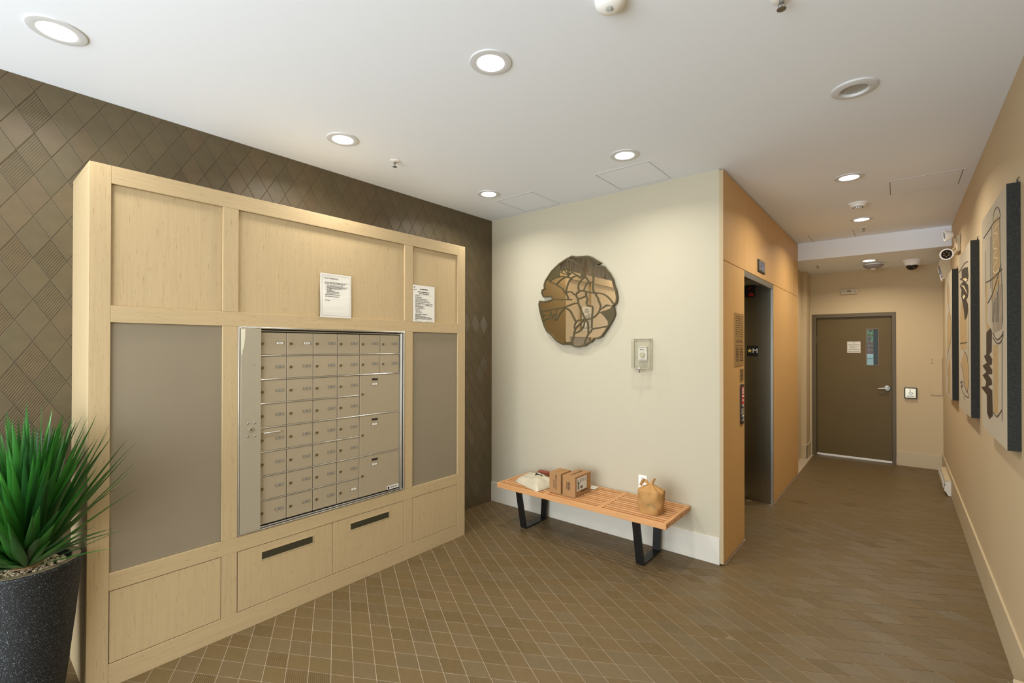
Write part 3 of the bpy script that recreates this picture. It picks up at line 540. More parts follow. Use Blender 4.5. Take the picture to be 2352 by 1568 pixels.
tb.obj('engraving', M_INK, sp)
cs = thing('elevator_call_station', 'black rounded call station with red label and silver buttons', 'call station', (X5, 4.268, 1.0))
def rrect(a0, a1, b0, b1, r, n=5):
    out = []
    for (ca, cb, t0) in ((a1 - r, b1 - r, 0), (a0 + r, b1 - r, 90), (a0 + r, b0 + r, 180), (a1 - r, b0 + r, 270)):
        for k in range(n + 1):
            t = math.radians(t0 + 90 * k / n); out.append((ca + r * math.cos(t), cb + r * math.sin(t)))
    return out
B().prism(rrect(4.214, 4.322, 1.003, 1.338, .03), 'x', X5, X5 + .008).obj('faceplate', M_BLACKP, cs)
B().box(X5 + .008, X5 + .0095, 4.240, 4.312, 1.170, 1.318).obj('red_label', M_RED, cs)
tb = B().text('FIRE', (X5 + .010, 4.276, 1.305), (0, 1, 0), (0, 0, 1), .014, .05)
for z, h in ((1.292, .006), (1.280, .006), (1.268, .005), (1.258, .005), (1.205, .006), (1.195, .006)): tb.rect((X5 + .010, 0, z - .0), (0, 1, 0), (0, 0, 1), 4.246, 4.306, 0, h)
tb.rect((X5 + .010, 0, 0), (0, 1, 0), (0, 0, 1), 4.244, 4.308, 1.232, 1.246)
tb.obj('lettering', M_WHITE, cs)
B().box(X5 + .008, X5 + .011, 4.238, 4.314, 1.085, 1.140, bev=.001).obj('key_plate', M_ALU, cs)
for z in (1.155, 1.066, 1.036): B().lathe([(.001, .009), (.014, .009), (.016, .006), (.016, 0)], (X5 + .008, 4.276, z), 'x', 16).obj('button', M_CHROME, cs, smooth=40)
# ------------------------------------------------------------------ mailbox cabinet of blonde wood
FX = -2.946
cab = thing('mailbox_cabinet', 'tall blonde wood built-in cabinet that surrounds the metal mailboxes', 'cabinet', (-3.16, 1.667, 0))
def cpart(name, x0, x1, y0, y1, z0, z1, m, bev=.0012): return B().box(x0, x1, y0, y1, z0, z1, bev=bev).obj(name, m, cab)
cpart('side_panel', XL, FX - .024, .425, .447, .0, 2.503, M_BLONDE_V); cpart('side_panel', XL, FX - .024, 2.887, 2.909, .0, 2.503, M_BLONDE_V)
cpart('top_panel', XL, FX - .024, .425, 2.909, 2.5035, 2.5275, M_BLONDE_H)
cpart('back_panel', XL + .001, XL + .012, .448, 2.886, 0, 2.503, M_DARK)
FB = FX - .022
for a, b in ((.425, .506), (2.822, 2.909)): cpart('stile', FB, FX, a, b, 0, 2.5275, M_BLONDE_V)
cpart('top_rail', FB, FX, .5065, 2.8215, 2.441, 2.5275, M_BLONDE_H)
cpart('middle_rail', FB, FX, .5065, 2.8215, 1.766, 1.848, M_BLONDE_H)
cpart('lower_rail', FB, FX, .5065, 2.8215, .465, .549, M_BLONDE_H)
cpart('base_rail', FB, FX, .5065, 2.8215, 0, .113, M_BLONDE_H)
for a, b in ((.994, 1.075), (2.257, 2.335)):
    cpart('stile', FB, FX, a, b, 1.8485, 2.4405, M_BLONDE_V); cpart('stile', FB, FX, a, b, .5495, 1.7655, M_BLONDE_V)
    cpart('stile', FB, FX, a + .0, b, .1135, .4645, M_BLONDE_V)
for a, b in ((.5065, .9935), (1.0755, 2.2565), (2.3355, 2.8215)): cpart('upper_panel', FB - .004, FX - .013, a, b, 1.8485, 2.4405, M_BLONDE_V)
for a, b in ((.5065, .9935), (2.3355, 2.8215)): cpart('taupe_panel', FB - .004, FX - .011, a, b, .5495, 1.7655, M_GREYP)
for a, b, slot in ((.509, .991, None), (1.079, 1.6625, (1.21, 1.526)), (1.6665, 2.254, (1.798, 2.116)), (2.3385, 2.819, None)):
    d = cpart('drawer_front', FB, FX - .0008, a, b, .1165, .4615, M_BLONDE_V)
    if slot:
        s0, s1 = slot
        B().box(FX - .0008, FX + .001, s0, s1, .3745, .418).obj('slot_plate', pbr('dark_slot', (70, 68, 54), .25, metal=.4), d, origin=WL[cab.name])
        B().box(FX - .0006, FX + .003, s0 - .004, s0, .370, .422).box(FX - .0006, FX + .003, s1, s1 + .004, .370, .422).box(FX - .0006, FX + .003, s0, s1, .418, .422).box(FX - .0006, FX + .003, s0, s1, .370, .3745).obj('slot_rim', M_BLONDE_H, d, origin=WL[cab.name])

# ------------------------------------------------------------------ bank of mailboxes
mu = thing('mailbox_unit', 'bank of taupe metal mailbox doors set into the blonde cabinet', 'mailbox', (-3.1, 1.667, .56))
Y0, Y1, Z0, Z1 = 1.0765, 2.2555, .5505, 1.7645
B().box(-3.25, -2.975, Y0 + .004, Y1 - .004, Z0 + .004, Z1 - .004).obj('body', M_DARK, mu)
fr = B()
for a, b, c, d in ((Y0, Y0 + .009, Z0, Z1), (Y1 - .009, Y1, Z0, Z1), (Y0 + .009, Y1 - .009, Z1 - .009, Z1), (Y0 + .009, Y1 - .009, Z0, Z0 + .009)): fr.box(-2.975, FX + .004, a, b, c, d, bev=.001)
fr.obj('frame', M_ALU, mu)
fr = B()
for a, b, c, d in ((2.2185, 2.224, Z0 + .013, 1.750), (2.228, 2.242, Z0 + .009, 1.752), (1.19, 2.218, 1.7415, 1.7475), (1.19, 2.218, Z0 + .0115, Z0 + .019)): fr.box(-2.975, FX - .006, a, b, c, d, bev=.001)
fr.obj('inner_frame', M_ALU, mu)
RZ = [1.7405 - .14600 * k for k in range(9)]; CY = [1.190 + .1710 * k for k in range(7)]
DX = FX - .012
rails = B()
for k in range(1, 8):
    y1 = 2.217 if k in (1, 2, 4, 6) else 1.871
    rails.box(-2.975, DX + .001, 1.19, y1, RZ[k] - .0035, RZ[k] + .0035, bev=.0008)
rails.obj('divider_rails', M_ALU, mu)
dW, dH = .1710 - .0045, .146 - .011
door_me = B().box(-.012, 0, -dW / 2, dW / 2, -dH / 2, dH / 2, bev=.0015).mesh('mail_door', M_MAIL)
lock_b = B().lathe([(.0001, .0035), (.0035, .0035), (.0045, .0055), (.0075, .0055), (.0085, .003), (.0085, 0)], (0, 0, 0), 'x', 14)
lock_b.box(.0030, .0040, -.0009, .0009, -.0035, .0035, mi=1)
lock_me = lock_b.mesh('lock', [pbr('lock_nickel', (150, 140, 118), .3, metal=1.0), M_INK], smooth=40)
def tag_part(parent, y, z, w_, h_, s_, white):
    b = B().box(DX + .0, DX + .0012, y - w_ / 2, y + w_ / 2, z - h_ / 2, z + h_ / 2, mi=0)
    b.box(DX + .0012, DX + .0016, y - w_ / 2 + .005, y + w_ / 2 - (.006 if white else .005), z - h_ / 2 + .002, z + h_ / 2 - .002, mi=1)
    if s_: b.text(s_, (DX + .0020, y, z), (0, 1, 0), (0, 0, 1), h_ * .48, None, mi=2)
    return b.obj('number_tag', [pbr('tag_holder', (112, 104, 90), .4) if 'tag_holder' not in MATS else MATS['tag_holder'], M_PAPER if white else M_TAG, M_INK], parent, origin=WL[parent.name])
for r, row in enumerate(APTS):
    for c, s_ in enumerate(row):
        yc, zc = CY[c] + .0855, (RZ[r] + RZ[r + 1]) / 2
        d = inst('mail_door', door_me, mu, (DX, yc, zc))
        inst('lock', lock_me, d, (DX, CY[c] + .024, zc + .0))
        tag_part(d, CY[c] + .127, zc + .004, .052, .0175, s_, s_.startswith('PH') or s_ == 'A')
for r0, s_ in ((2, 'B'), (4, 'C'), (6, 'D')):
    za, zb = RZ[r0], RZ[r0 + 2]; y0, y1 = CY[4] + .002, 2.2165; zc = (za + zb) / 2
    d = B().box(DX - .012, DX, y0, y1, zb + .0055, za - .0055, bev=.0015).obj('parcel_door', M_MAIL, mu)
    inst('lock', lock_me, d, (DX, CY[4] + .022, zc + .006))
    B().box(DX, DX + .0015, 1.970, 2.027, za - .047, za - .026, mi=1).box(DX + .0015, DX + .002, 1.975, 2.022, za - .043, za - .030, mi=0).obj('coin_window', [M_INK, M_ALU], d, origin=WL[d.name])
    tag_part(d, 1.9985, za - .071, .052, .0175, s_, True)
B().rect((DX + .0008, 0, 0), (0, 1, 0), (0, 0, 1), 2.107, 2.211, .578, .606, 0).rect((DX + .0012, 0, 0), (0, 1, 0), (0, 0, 1), 2.113, 2.128, .583, .600, 1).text('canarex', (DX + .0012, 2.168, .592), (0, 1, 0), (0, 0, 1), .012, .066, 1).obj('maker_label', [M_PAPER, M_INK], mu, label='small white maker label at the lower right corner')
sp_ = B().box(-2.962, FX + .005, 1.0875, 1.2005, Z0 + .010, Z1 - .0095, bev=.0015).obj('lock_strip', M_MAILS, mu)
SX = FX + .005
inst_b = B().lathe([(.0001, .004), (.006, .004), (.007, .006), (.0125, .006), (.014, .003), (.014, 0)], (SX, 1.145, 1.160), 'x', 20); inst_b.lathe([(.0001, .0052), (.004, .0052), (.004, .002)], (SX, 1.145, 1.160), 'x', 10, 1)
inst_b.obj('key_cylinder', [M_ALU, M_INK], sp_, smooth=40, origin=WL[mu.name])
for y, z in ((1.127, 1.199), (1.164, 1.197), (1.127, 1.122), (1.164, 1.120)): B().lathe([(.0001, .0045), (.004, .004), (.006, .0015), (.006, 0)], (SX, y, z), 'x', 12).obj('screw', M_CHROME, sp_, smooth=60, origin=WL[mu.name])
B().prism([(1.0885, 1.754), (1.112, 1.754), (1.110, 1.70), (1.104, 1.64), (1.098, 1.635), (1.0955, 1.60), (1.091, 1.602)], 'x', SX, SX + .0006).obj('tape_remnant', pbr('cream_tape', (206, 200, 176), .6), sp_, origin=WL[mu.name])
B().prism([(1.142, 1.545), (1.160, 1.540), (1.171, 1.538), (1.169, 1.541), (1.155, 1.544)], 'x', SX, SX + .0003).prism([(1.147, 1.503), (1.153, 1.501), (1.152, 1.504)], 'x', SX, SX + .0003).obj('scuff_mark', M_INKG, sp_, origin=WL[mu.name])
B().tube([(DX, 1.217, 1.128), (DX + .018, 1.219, 1.128), (DX + .020, 1.226, 1.128), (DX + .020, 1.306, 1.128), (DX + .018, 1.313, 1.128), (DX, 1.315, 1.128)], .0042, 8).obj('pull_handle', M_ALU, mu, smooth=50)

# ------------------------------------------------------------------ paper notices taped to the cabinet
def word_lines(b, x, lines, mi, rg):
    for z, a, e, h in lines:
        while a < e - .004:
            q = min(a + rg.uniform(.006, .022), e); b.rect((x, 0, z), (0, 1, 0), (0, 0, 1), a, q, -h / 2, h / 2, mi); a = q + .003
rg = random.Random(11)
n1 = thing('paper_notice', 'white letter to the neighbours taped on upper middle cabinet panel', 'notice', (FX, 1.684, 1.844))
PX = FX + .0012
sh = B(); N = 8
for k in range(N + 1):
    t = k / N; z = 1.845 + t * .294; bow = .003 * math.sin(t * 6.0) + .0015
    sh.v += [(PX + bow, 1.570, z), (PX + bow * .4, 1.797, z), (PX + bow - .0004, 1.570, z), (PX + bow * .4 - .0004, 1.797, z)]
for k in range(N):
    i = 4 * k; sh.f += [(i, i + 1, i + 5, i + 4), (i + 2, i + 6, i + 7, i + 3), (i, i + 4, i + 6, i + 2), (i + 1, i + 3, i + 7, i + 5)]
sh.m = [0] * len(sh.f); sh.obj('sheet', M_PAPER, n1)
tb = B().text('Dear Neighbours,', (PX + .0052, 1.598, 2.106), (0, 1, 0), (0, 0, 1), .0135, .102, al='l')
word_lines(tb, PX + .0052, [(2.080, 1.60, 1.765, .0032), (2.072, 1.60, 1.745, .0032), (2.060, 1.614, 1.735, .0030), (2.053, 1.614, 1.765, .0030), (2.046, 1.614, 1.755, .0030), (2.039, 1.614, 1.72, .003), (2.032, 1.614, 1.650, .003),
    (2.024, 1.614, 1.67, .003), (2.017, 1.614, 1.70, .003), (2.009, 1.614, 1.705, .003), (1.999, 1.602, 1.715, .0034), (1.986, 1.602, 1.705, .0034), (1.960, 1.602, 1.640, .0034)], 0, rg)
for z in (2.0585, 2.046, 2.030, 2.016): tb.rect((PX + .0052, 0, z), (0, 1, 0), (0, 0, 1), 1.606, 1.609, 0, .003)
tb.obj('printed_text', M_INK, n1)
b = B()
for a, e, c, d in ((1.581, 1.786, 2.124, 2.1252), (1.581, 1.786, 1.858, 1.8592), (1.581, 1.5822, 1.858, 2.125), (1.785, 1.7862, 1.858, 2.125)): b.rect((PX + .0052, 0, 0), (0, 1, 0), (0, 0, 1), a, e, c, d)
b.obj('border_line', M_INKG, n1)
n2 = thing('paper_notice', 'white notice with logo and dense text on cabinet right of the letter', 'notice', (FX, 2.446, 1.847))
B().box(FX + .0008, FX + .0014, 2.335, 2.5565, 1.8475, 2.139).obj('sheet', M_PAPER, n2)
tb = B(); tx = FX + .0020
word_lines(tb, tx, [(2.108, 2.405, 2.486, .0080), (2.086, 2.383, 2.507, .0055), (2.073, 2.398, 2.492, .0055)], 0, rg)
word_lines(tb, tx, [(2.058, 2.358, 2.400, .0050), (2.046, 2.358, 2.43, .0032), (2.039, 2.358, 2.42, .003), (2.031, 2.358, 2.48, .003), (2.024, 2.358, 2.47, .003), (2.016, 2.358, 2.49, .0035), (2.006, 2.358, 2.515, .0045),
    (1.993, 2.358, 2.535, .0042), (1.984, 2.358, 2.41, .0035), (1.982, 2.46, 2.535, .004), (1.974, 2.358, 2.45, .004), (1.965, 2.358, 2.44, .004), (1.956, 2.358, 2.455, .004), (1.944, 2.358, 2.42, .0028), (1.935, 2.362, 2.41, .0028),
    (1.928, 2.362, 2.425, .0028), (1.920, 2.362, 2.43, .0028), (1.908, 2.358, 2.48, .005), (1.900, 2.358, 2.42, .0035), (1.893, 2.358, 2.46, .0035), (1.886, 2.358, 2.51, .0035), (1.879, 2.358, 2.53, .0035), (1.872, 2.358, 2.53, .0035), (1.865, 2.358, 2.38, .004), (1.853, 2.358, 2.42, .002), (1.853, 2.46, 2.54, .002)], 0, rg)
tb.prism([(2.341, 2.113), (2.352, 2.118), (2.356, 2.128), (2.350, 2.126), (2.344, 2.118)], 'x', tx, tx + .0003)
word_lines(tb, tx, [(2.101, 2.342, 2.372, .004)], 0, rg)
tb.rect((tx, 0, 0), (0, 1, 0), (0, 0, 1), 2.375, 2.535, 2.0625, 2.0632)
tb.obj('printed_text', M_INK, n2)

# ------------------------------------------------------------------ potted agave
PXc, PYc, PR, PZ = -2.955, .228, .186, .70
pot = thing('planter', 'tall tapered black speckled planter left of the cabinet', 'planter', (PXc, PYc, 0))
B().lathe([(.105, 0), (.112, .004), (.132, .157), (.160, .42), (.183, PZ - .022), (PR, PZ - .008), (PR - .003, PZ - .002), (PR - .008, PZ), (PR - .038, PZ), (PR - .042, PZ - .004), (PR - .044, PZ - .035), (.001, PZ - .035)], (PXc, PYc, 0), 'z', 56).obj('body', M_POT, pot, smooth=35)
B().lathe([(PR - .009, PZ + .0002), (PR - .0095, PZ + .0012), (PR - .037, PZ + .0012), (PR - .0385, PZ + .0002)], (PXc, PYc, 0), 'z', 56, close=True).obj('rim', M_RIM, pot)
pb = B(); rg = random.Random(21)
def pebble(b, c, r, rg, mi=0):
    rot = Euler((rg.uniform(0, 6), rg.uniform(0, 6), rg.uniform(0, 6))).to_matrix(); V = []
    for x, y, z in ((1, 0, 0), (-1, 0, 0), (0, 1, 0), (0, -1, 0), (0, 0, 1), (0, 0, -1), (.6, .6, .6), (-.6, .6, .6), (.6, -.6, .6), (-.6, -.6, .6), (.6, .6, -.6), (-.6, .6, -.6), (.6, -.6, -.6), (-.6, -.6, -.6)):
        V.append(Vector(c) + rot @ Vector((x * r * 1.25, y * r, z * r * .75)))
    Fs = []
    for ax, sx in ((0, 6), (1, 7), (2, 8), (3, 9), (4, 10), (5, 11)): pass
    q = {(1, 1, 1): 6, (-1, 1, 1): 7, (1, -1, 1): 8, (-1, -1, 1): 9, (1, 1, -1): 10, (-1, 1, -1): 11, (1, -1, -1): 12, (-1, -1, -1): 13}
    for f0, ring in ((0, [(1, 1, 1), (1, -1, 1), (1, -1, -1), (1, 1, -1)]), (1, [(-1, 1, 1), (-1, 1, -1), (-1, -1, -1), (-1, -1, 1)]), (2, [(1, 1, 1), (1, 1, -1), (-1, 1, -1), (-1, 1, 1)]),
                     (3, [(1, -1, 1), (-1, -1, 1), (-1, -1, -1), (1, -1, -1)]), (4, [(1, 1, 1), (-1, 1, 1), (-1, -1, 1), (1, -1, 1)]), (5, [(1, 1, -1), (1, -1, -1), (-1, -1, -1), (-1, 1, -1)])):
        for k in range(4): Fs.append((f0, q[ring[k]], q[ring[(k + 1) % 4]]))
    b.add(V, Fs, mi)
for k in range(420):
    a = rg.uniform(0, 6.283); r = (PR - .05) * math.sqrt(rg.random())
    pebble(pb, (PXc + r * math.cos(a), PYc + r * math.sin(a), PZ - .032 + rg.uniform(0, .010)), rg.uniform(.0045, .0085), rg, 0)
pb.obj('pebble_mulch', M_PEB, pot, kind='stuff')
ag = thing('agave_plant', 'spiky green agave plant in the black speckled planter', 'plant', (PXc, PYc, PZ - .014))
B().lathe([(.001, 0), (.055, .004), (.050, .04), (.03, .08), (.001, .10)], (PXc, PYc, PZ - .014), 'z', 14).obj('root_crown', M_BARK, ag, smooth=50)
def leaf_mesh(Ln, wd, curl, mat):
    b = B(); N = 7; V = []; Fs = []
    for k in range(N + 1):
        t = k / N
        wt = wd * (0.42 + .58 * math.sin(min(1, t / .45) * math.pi / 2)) * (1 - max(0, (t - .40) / .60) ** 1.35) + .0006
        th = wt * .22 + .0006
        x = curl * Ln * t * t; z = Ln * (t - .35 * abs(curl) * t * t)
        V += [(x, -wt / 2, z), (x + th * .9, 0, z), (x, wt / 2, z), (x - th * .35 - wt * .10, 0, z)]
    for k in range(N):
        for q in range(4): Fs.append((4 * k + q, 4 * k + (q + 1) % 4, 4 * k + 4 + (q + 1) % 4, 4 * k + 4 + q))
    Fs += [(3, 2, 1, 0)]
    b.add(V, Fs); return b.mesh('leaf', mat, smooth=50)
LM = [(leaf_mesh(1.0, wd, cu, M_LEAF[i % 3]), cu) for i, (wd, cu) in enumerate(((.034, .03), (.038, .07), (.030, .12), (.036, -.03), (.040, .05), (.032, .10)))]
rg = random.Random(31); base = Vector((PXc, PYc, PZ + .0)); made = 0; k = 0
while made < 290 and k < 1500:
    k += 1
    az = k * 2.39996 + rg.uniform(-.3, .3); u_ = rg.random()
    tilt = math.radians(2 + 64 * (u_ ** .85)) if made < 272 else math.radians(rg.uniform(55, 80))
    Ln = rg.uniform(.58, .68) * (1.0 if made < 272 else rg.uniform(.3, .6))
    if math.degrees(tilt) < 40 and rg.random() < .25: Ln *= rg.uniform(.75, .92)
    me, cu = rg.choice(LM)
    rot = Euler((0, tilt, az), 'XYZ'); R3 = rot.to_matrix()
    p0 = base + Vector((math.cos(az), math.sin(az), 0)) * (.045 * math.sin(tilt) + .012) + Vector((0, 0, .03 * (1 - tilt)))
    bad = False
    for t in (.25, .4, .55, .7, .85, 1.0):
        q = p0 + R3 @ Vector((cu * Ln * t * t, 0, Ln * (t - .35 * abs(cu) * t * t)))
        if q.x < XL + .015 or (q.y > .405 and q.x < FX + .02) or q.z < PZ + .012: bad = True
        d_ = proj(q)
        if d_ and d_[0] > 322: bad = True
    if bad: continue
    o = bpy.data.objects.new('leaf', me); C.objects.link(o); o.parent = ag
    o.location = p0 - WL[ag.name]; o.rotation_euler = rot; o.scale = (Ln, min(1.0, Ln / .6), Ln) if False else (Ln * 1.0, 1.0 if Ln > .4 else .6, Ln)
    made += 1
# ------------------------------------------------------------------ slatted bench
BZ = .405; BX0, BX1, BY0, BY1 = -2.852, -1.268, 3.230, 3.730
bn = thing('slatted_bench', 'low oak slatted bench on black metal legs under the round mirror', 'bench', (-2.06, 3.48, 0))
NS = 12; SW = .0205; pit = (BY1 - BY0 - SW) / (NS - 1)
for k in range(NS):
    y = BY0 + k * pit
    if k == 0: B().box(BX0, BX1, y, y + SW, BZ - .042, BZ, bev=.0015).obj('slat', M_OAK[0], bn)
    else: B().box(BX0 + .0, BX1 - .0, y, y + SW, BZ - .042, BZ - .0008, bev=.0015).obj('slat', M_OAK[k % 3], bn)
for x in (BX0, -2.345, -1.826, BX1 - .026):
    wd = .026 if x in (BX0, BX1 - .026) else .040
    cb = B()
    for k in range(NS - 1):
        y = BY0 + k * pit; cb.box(x + .0004, x + wd - .0004, y + SW + .0002, y + pit - .0002, BZ - (.018 if wd < .03 else .040), BZ - .0004)
    for k in range(1, NS): y = BY0 + k * pit; cb.box(x, x + wd, y - .0006, y + SW + .0006, BZ - .0010, BZ - .0002)
    cb.obj('cross_bar', M_OAKY, bn)
for x in (-2.63, -1.53):
    B().box(x - .02, x + .02, BY0 + .03, BY1 - .02, BZ - .056, BZ - .0425, bev=.001).obj('bearer', M_OAKY, bn)
for xt, xb, wd in ((-2.615, -2.672, .072), (-1.508, -1.532, .072)):
    xt = xb = (xt + xb) / 2
    def bar(p, q, t):
        p, q = Vector(p), Vector(q); d = (q - p).normalized(); n_ = Vector((-d.y, d.x)) * t / 2
        return [(a.x, a.y) for a in (p + n_, q + n_, q - n_, p - n_)]
    yf, yk = BY0 + .055, BY1 - .020
    path = [(yf, BZ - .0565), (yf + .075, .006), (yk - .035, .006), (yk, BZ - .0565)]
    lg = B(); t = .012
    P = [Vector(a) for a in path]
    lg.prism([(yf, BZ - .057), (yf + .070, .012), (yf + .078, .0), (yk - .040, .0), (yk - .032, .012), (yk, BZ - .057), (yk - .013, BZ - .057), (yk - .043, .013), (yf + .084, .013), (yf + .013, BZ - .057)], 'x', xb - .032, xb + .032)
    lg.obj('leg', M_BLACK, bn)

# ------------------------------------------------------------------ things on the bench
T_ = BZ + .0
ml = thing('poly_mailer', 'rumpled cream plastic mailer lying at the left end of the bench', 'parcel', (-2.56, 3.45, BZ))
cor = [Vector((-2.742, 3.355)), Vector((-2.400, 3.236)), Vector((-2.330, 3.40)), Vector((-2.50, 3.70)), Vector((-2.79, 3.60))]
rg = random.Random(5); mb = B(); NU, NV = 22, 16
def mpt(u, v):
    q = [cor[0], cor[1], (cor[2] + cor[3]) / 2 + Vector((.045, .0)), cor[4]]
    p = q[0] * (1 - u) * (1 - v) + q[1] * u * (1 - v) + q[2] * u * v + q[3] * (1 - u) * v
    return p
def bulge(u, v):
    e = min(u, 1 - u, v, 1 - v); h = .086 * (1 - math.exp(-e * 7)) * (.55 + .45 * v)
    h += .009 * math.sin(9 * u + 4 * v) * min(1, e * 6) + .004 * math.sin(17 * v - 6 * u) * min(1, e * 6) + .006 * abs(math.sin(13 * (u - v))) * min(1, e * 5)
    return h
for j in range(NV + 1):
    for i in range(NU + 1):
        u, v = i / NU, j / NV; p = mpt(u, v); mb.v.append((min(p.x, -2.330), p.y, BZ + .004 + bulge(u, v)))
for j in range(NV + 1):
    for i in range(NU + 1):
        u, v = i / NU, j / NV; p = mpt(u, v); mb.v.append((min(p.x, -2.330), p.y, BZ + .0006))
o2 = (NU + 1) * (NV + 1)
for j in range(NV):
    for i in range(NU):
        a = j * (NU + 1) + i; mb.f += [(a, a + 1, a + NU + 2, a + NU + 1), (o2 + a, o2 + a + NU + 1, o2 + a + NU + 2, o2 + a + 1)]
for i in range(NU): a = i; mb.f.append((a, o2 + a, o2 + a + 1, a + 1)); a = NV * (NU + 1) + i; mb.f.append((a, a + 1, o2 + a + 1, o2 + a))
for j in range(NV): a = j * (NU + 1); mb.f.append((a, a + NU + 1, o2 + a + NU + 1, o2 + a)); a += NU; mb.f.append((a, o2 + a, o2 + a + NU + 1, a + NU + 1))
mb.m = [0] * len(mb.f); mb.obj('bag', M_POLY, ml, smooth=60)
def on_mailer(pts):
    out = []
    for u, v in pts: p = mpt(u, v); out.append((p.x, p.y, BZ + .0066 + bulge(u, v)))
    return out
mk = B()
for u0, v0, wu, hv in ((.50, .50, .05, .10), (.56, .52, .05, .08), (.62, .56, .10, .05), (.44, .62, .08, .03), (.60, .66, .10, .03), (.52, .76, .16, .02), (.70, .70, .08, .03)):
    mk.add(on_mailer([(u0, v0), (u0 + wu, v0 + .01), (u0 + wu, v0 + hv), (u0, v0 + hv)]), [(0, 1, 2, 3)])
mk.obj('printing', M_INK, ml)
sl = thing('padded_envelope', 'reddish brown envelope edge showing behind the cream plastic mailer', 'envelope', (-2.62, 3.68, BZ))
B().box(-2.72, -2.60, 3.675, 3.722, BZ + .0006, BZ + .046, bev=.010).obj('sleeve', M_REDBR, sl)

def parcel(label, x0, x1, y0, y1, h):
    t = thing('cardboard_box', label, 'box', ((x0 + x1) / 2, (y0 + y1) / 2, BZ), 'cardboard boxes on the bench')
    B().box(x0, x1, y0, y1, BZ + .0004, BZ + h, bev=.0012).obj('carton', M_CARD, t)
    B().box((x0 + x1) / 2 - .0006, (x0 + x1) / 2 + .0006, y0 + .002, y1 - .002, BZ + h, BZ + h + .0004).obj('flap_seam', M_PDARK, t)
    return t
b1 = parcel('smaller upright brown cardboard box lettered down its front, next to mailer', -2.321, -2.203, 3.308, 3.470, .174)
tb = B().text('SEPHORA', (-2.252, 3.3074, BZ + .095), (0, 0, -1), (1, 0, 0), .016, .125)
for k, (z0, z1) in enumerate(((.045, .115),)): tb.rect((-2.276, 3.3074, 0), (1, 0, 0), (0, 0, 1), 0, .005, BZ + z0, BZ + z1)
tb.obj('lettering', M_INK, b1)
B().box(-2.290, -2.258, 3.375, 3.40, BZ + .1742, BZ + .1748).box(-2.262, -2.235, 3.392, 3.398, BZ + .1742, BZ + .1748).obj('tape_patch', M_KRAFT, b1)
b2 = parcel('larger brown cardboard box with white shipping label on its right side', -2.186, -2.062, 3.308, 3.560, .170)
B().text('SEPHORA', (-2.128, 3.445, BZ + .1706), (0, -1, 0), (1, 0, 0), .022, .16).obj('lettering', M_INK, b2)
tb = B(); rg = random.Random(8)
for k, x in enumerate((-2.146, -2.132, -2.118)):
    z = BZ + .12
    while z > BZ + .055:
        q = max(z - rg.uniform(.006, .016), BZ + .05); tb.rect((x, 3.3074, 0), (1, 0, 0), (0, 0, 1), 0, .007, q, z); z = q - .003
tb.obj('small_print', M_INK, b2)
B().box(-2.062, -2.0612, 3.334, 3.492, BZ + .048, BZ + .154).obj('shipping_label', M_PAPER, b2)
tb = B(); X6 = -2.0608
z = BZ + .060
while z < BZ + .118:
    h = rg.choice((.0012, .0022, .0034)); tb.rect((X6, 0, 0), (0, 1, 0), (0, 0, 1), 3.344, 3.372, z, z + h); z += h + rg.choice((.0012, .002))
tb.rect((X6, 0, 0), (0, 1, 0), (0, 0, 1), 3.388, 3.400, BZ + .064, BZ + .080); tb.rect((X6, 0, 0), (0, 1, 0), (0, 0, 1), 3.405, 3.420, BZ + .060, BZ + .084)
for y in (3.346, 3.358, 3.384, 3.392, 3.408, 3.424, 3.440, 3.455, 3.470): tb.rect((X6, 0, 0), (0, 1, 0), (0, 0, 1), y, y + .004, BZ + .10 + rg.uniform(0, .02), BZ + .148 - rg.uniform(0, .01))
tb.obj('label_print', M_INK, b2)
tb = B()
for z0, z1 in ((.052, .072), (.078, .092), (.097, .112)):
    tb.rect((-2.0608, 0, 0), (0, 1, 0), (0, 0, 1), 3.514, 3.518, BZ + z0, BZ + z1).rect((-2.0608, 0, 0), (0, 1, 0), (0, 0, 1), 3.530, 3.534, BZ + z0, BZ + z1).rect((-2.0608, 0, 0), (0, 1, 0), (0, 0, 1), 3.514, 3.534, BZ + z0, BZ + z0 + .004)
tb.obj('orange_mark', M_ORANGE, b2)
tb = B()
for k in range(7): tb.rect((-2.0608, 0, 0), (0, 1, 0), (0, 0, 1), 3.390 + k * .017, 3.401 + k * .017, BZ + .030, BZ + .040)
tb.obj('printed_line', M_INK, b2)
ps = thing('paper_slip', 'white paper slip lying flat on bench right of the larger box', 'paper', (-2.09, 3.64, BZ))
B().add([(-2.135, 3.712, BZ + .001), (-2.060, 3.700, BZ + .001), (-2.048, 3.606, BZ + .0055), (-2.120, 3.600, BZ + .001), (-2.135, 3.712, BZ + .0006), (-2.060, 3.700, BZ + .0006), (-2.048, 3.606, BZ + .005), (-2.120, 3.600, BZ + .0006)],
        [(0, 1, 2, 3), (4, 7, 6, 5), (0, 4, 5, 1), (1, 5, 6, 2), (2, 6, 7, 3), (3, 7, 4, 0)]).obj('sheet', M_PAPER, ps)
B().rect((-2.10, 3.668, BZ + .0016), (1, 0, 0), (0, 1, 0), 0, .02, 0, .008).obj('printed_mark', M_INK, ps)

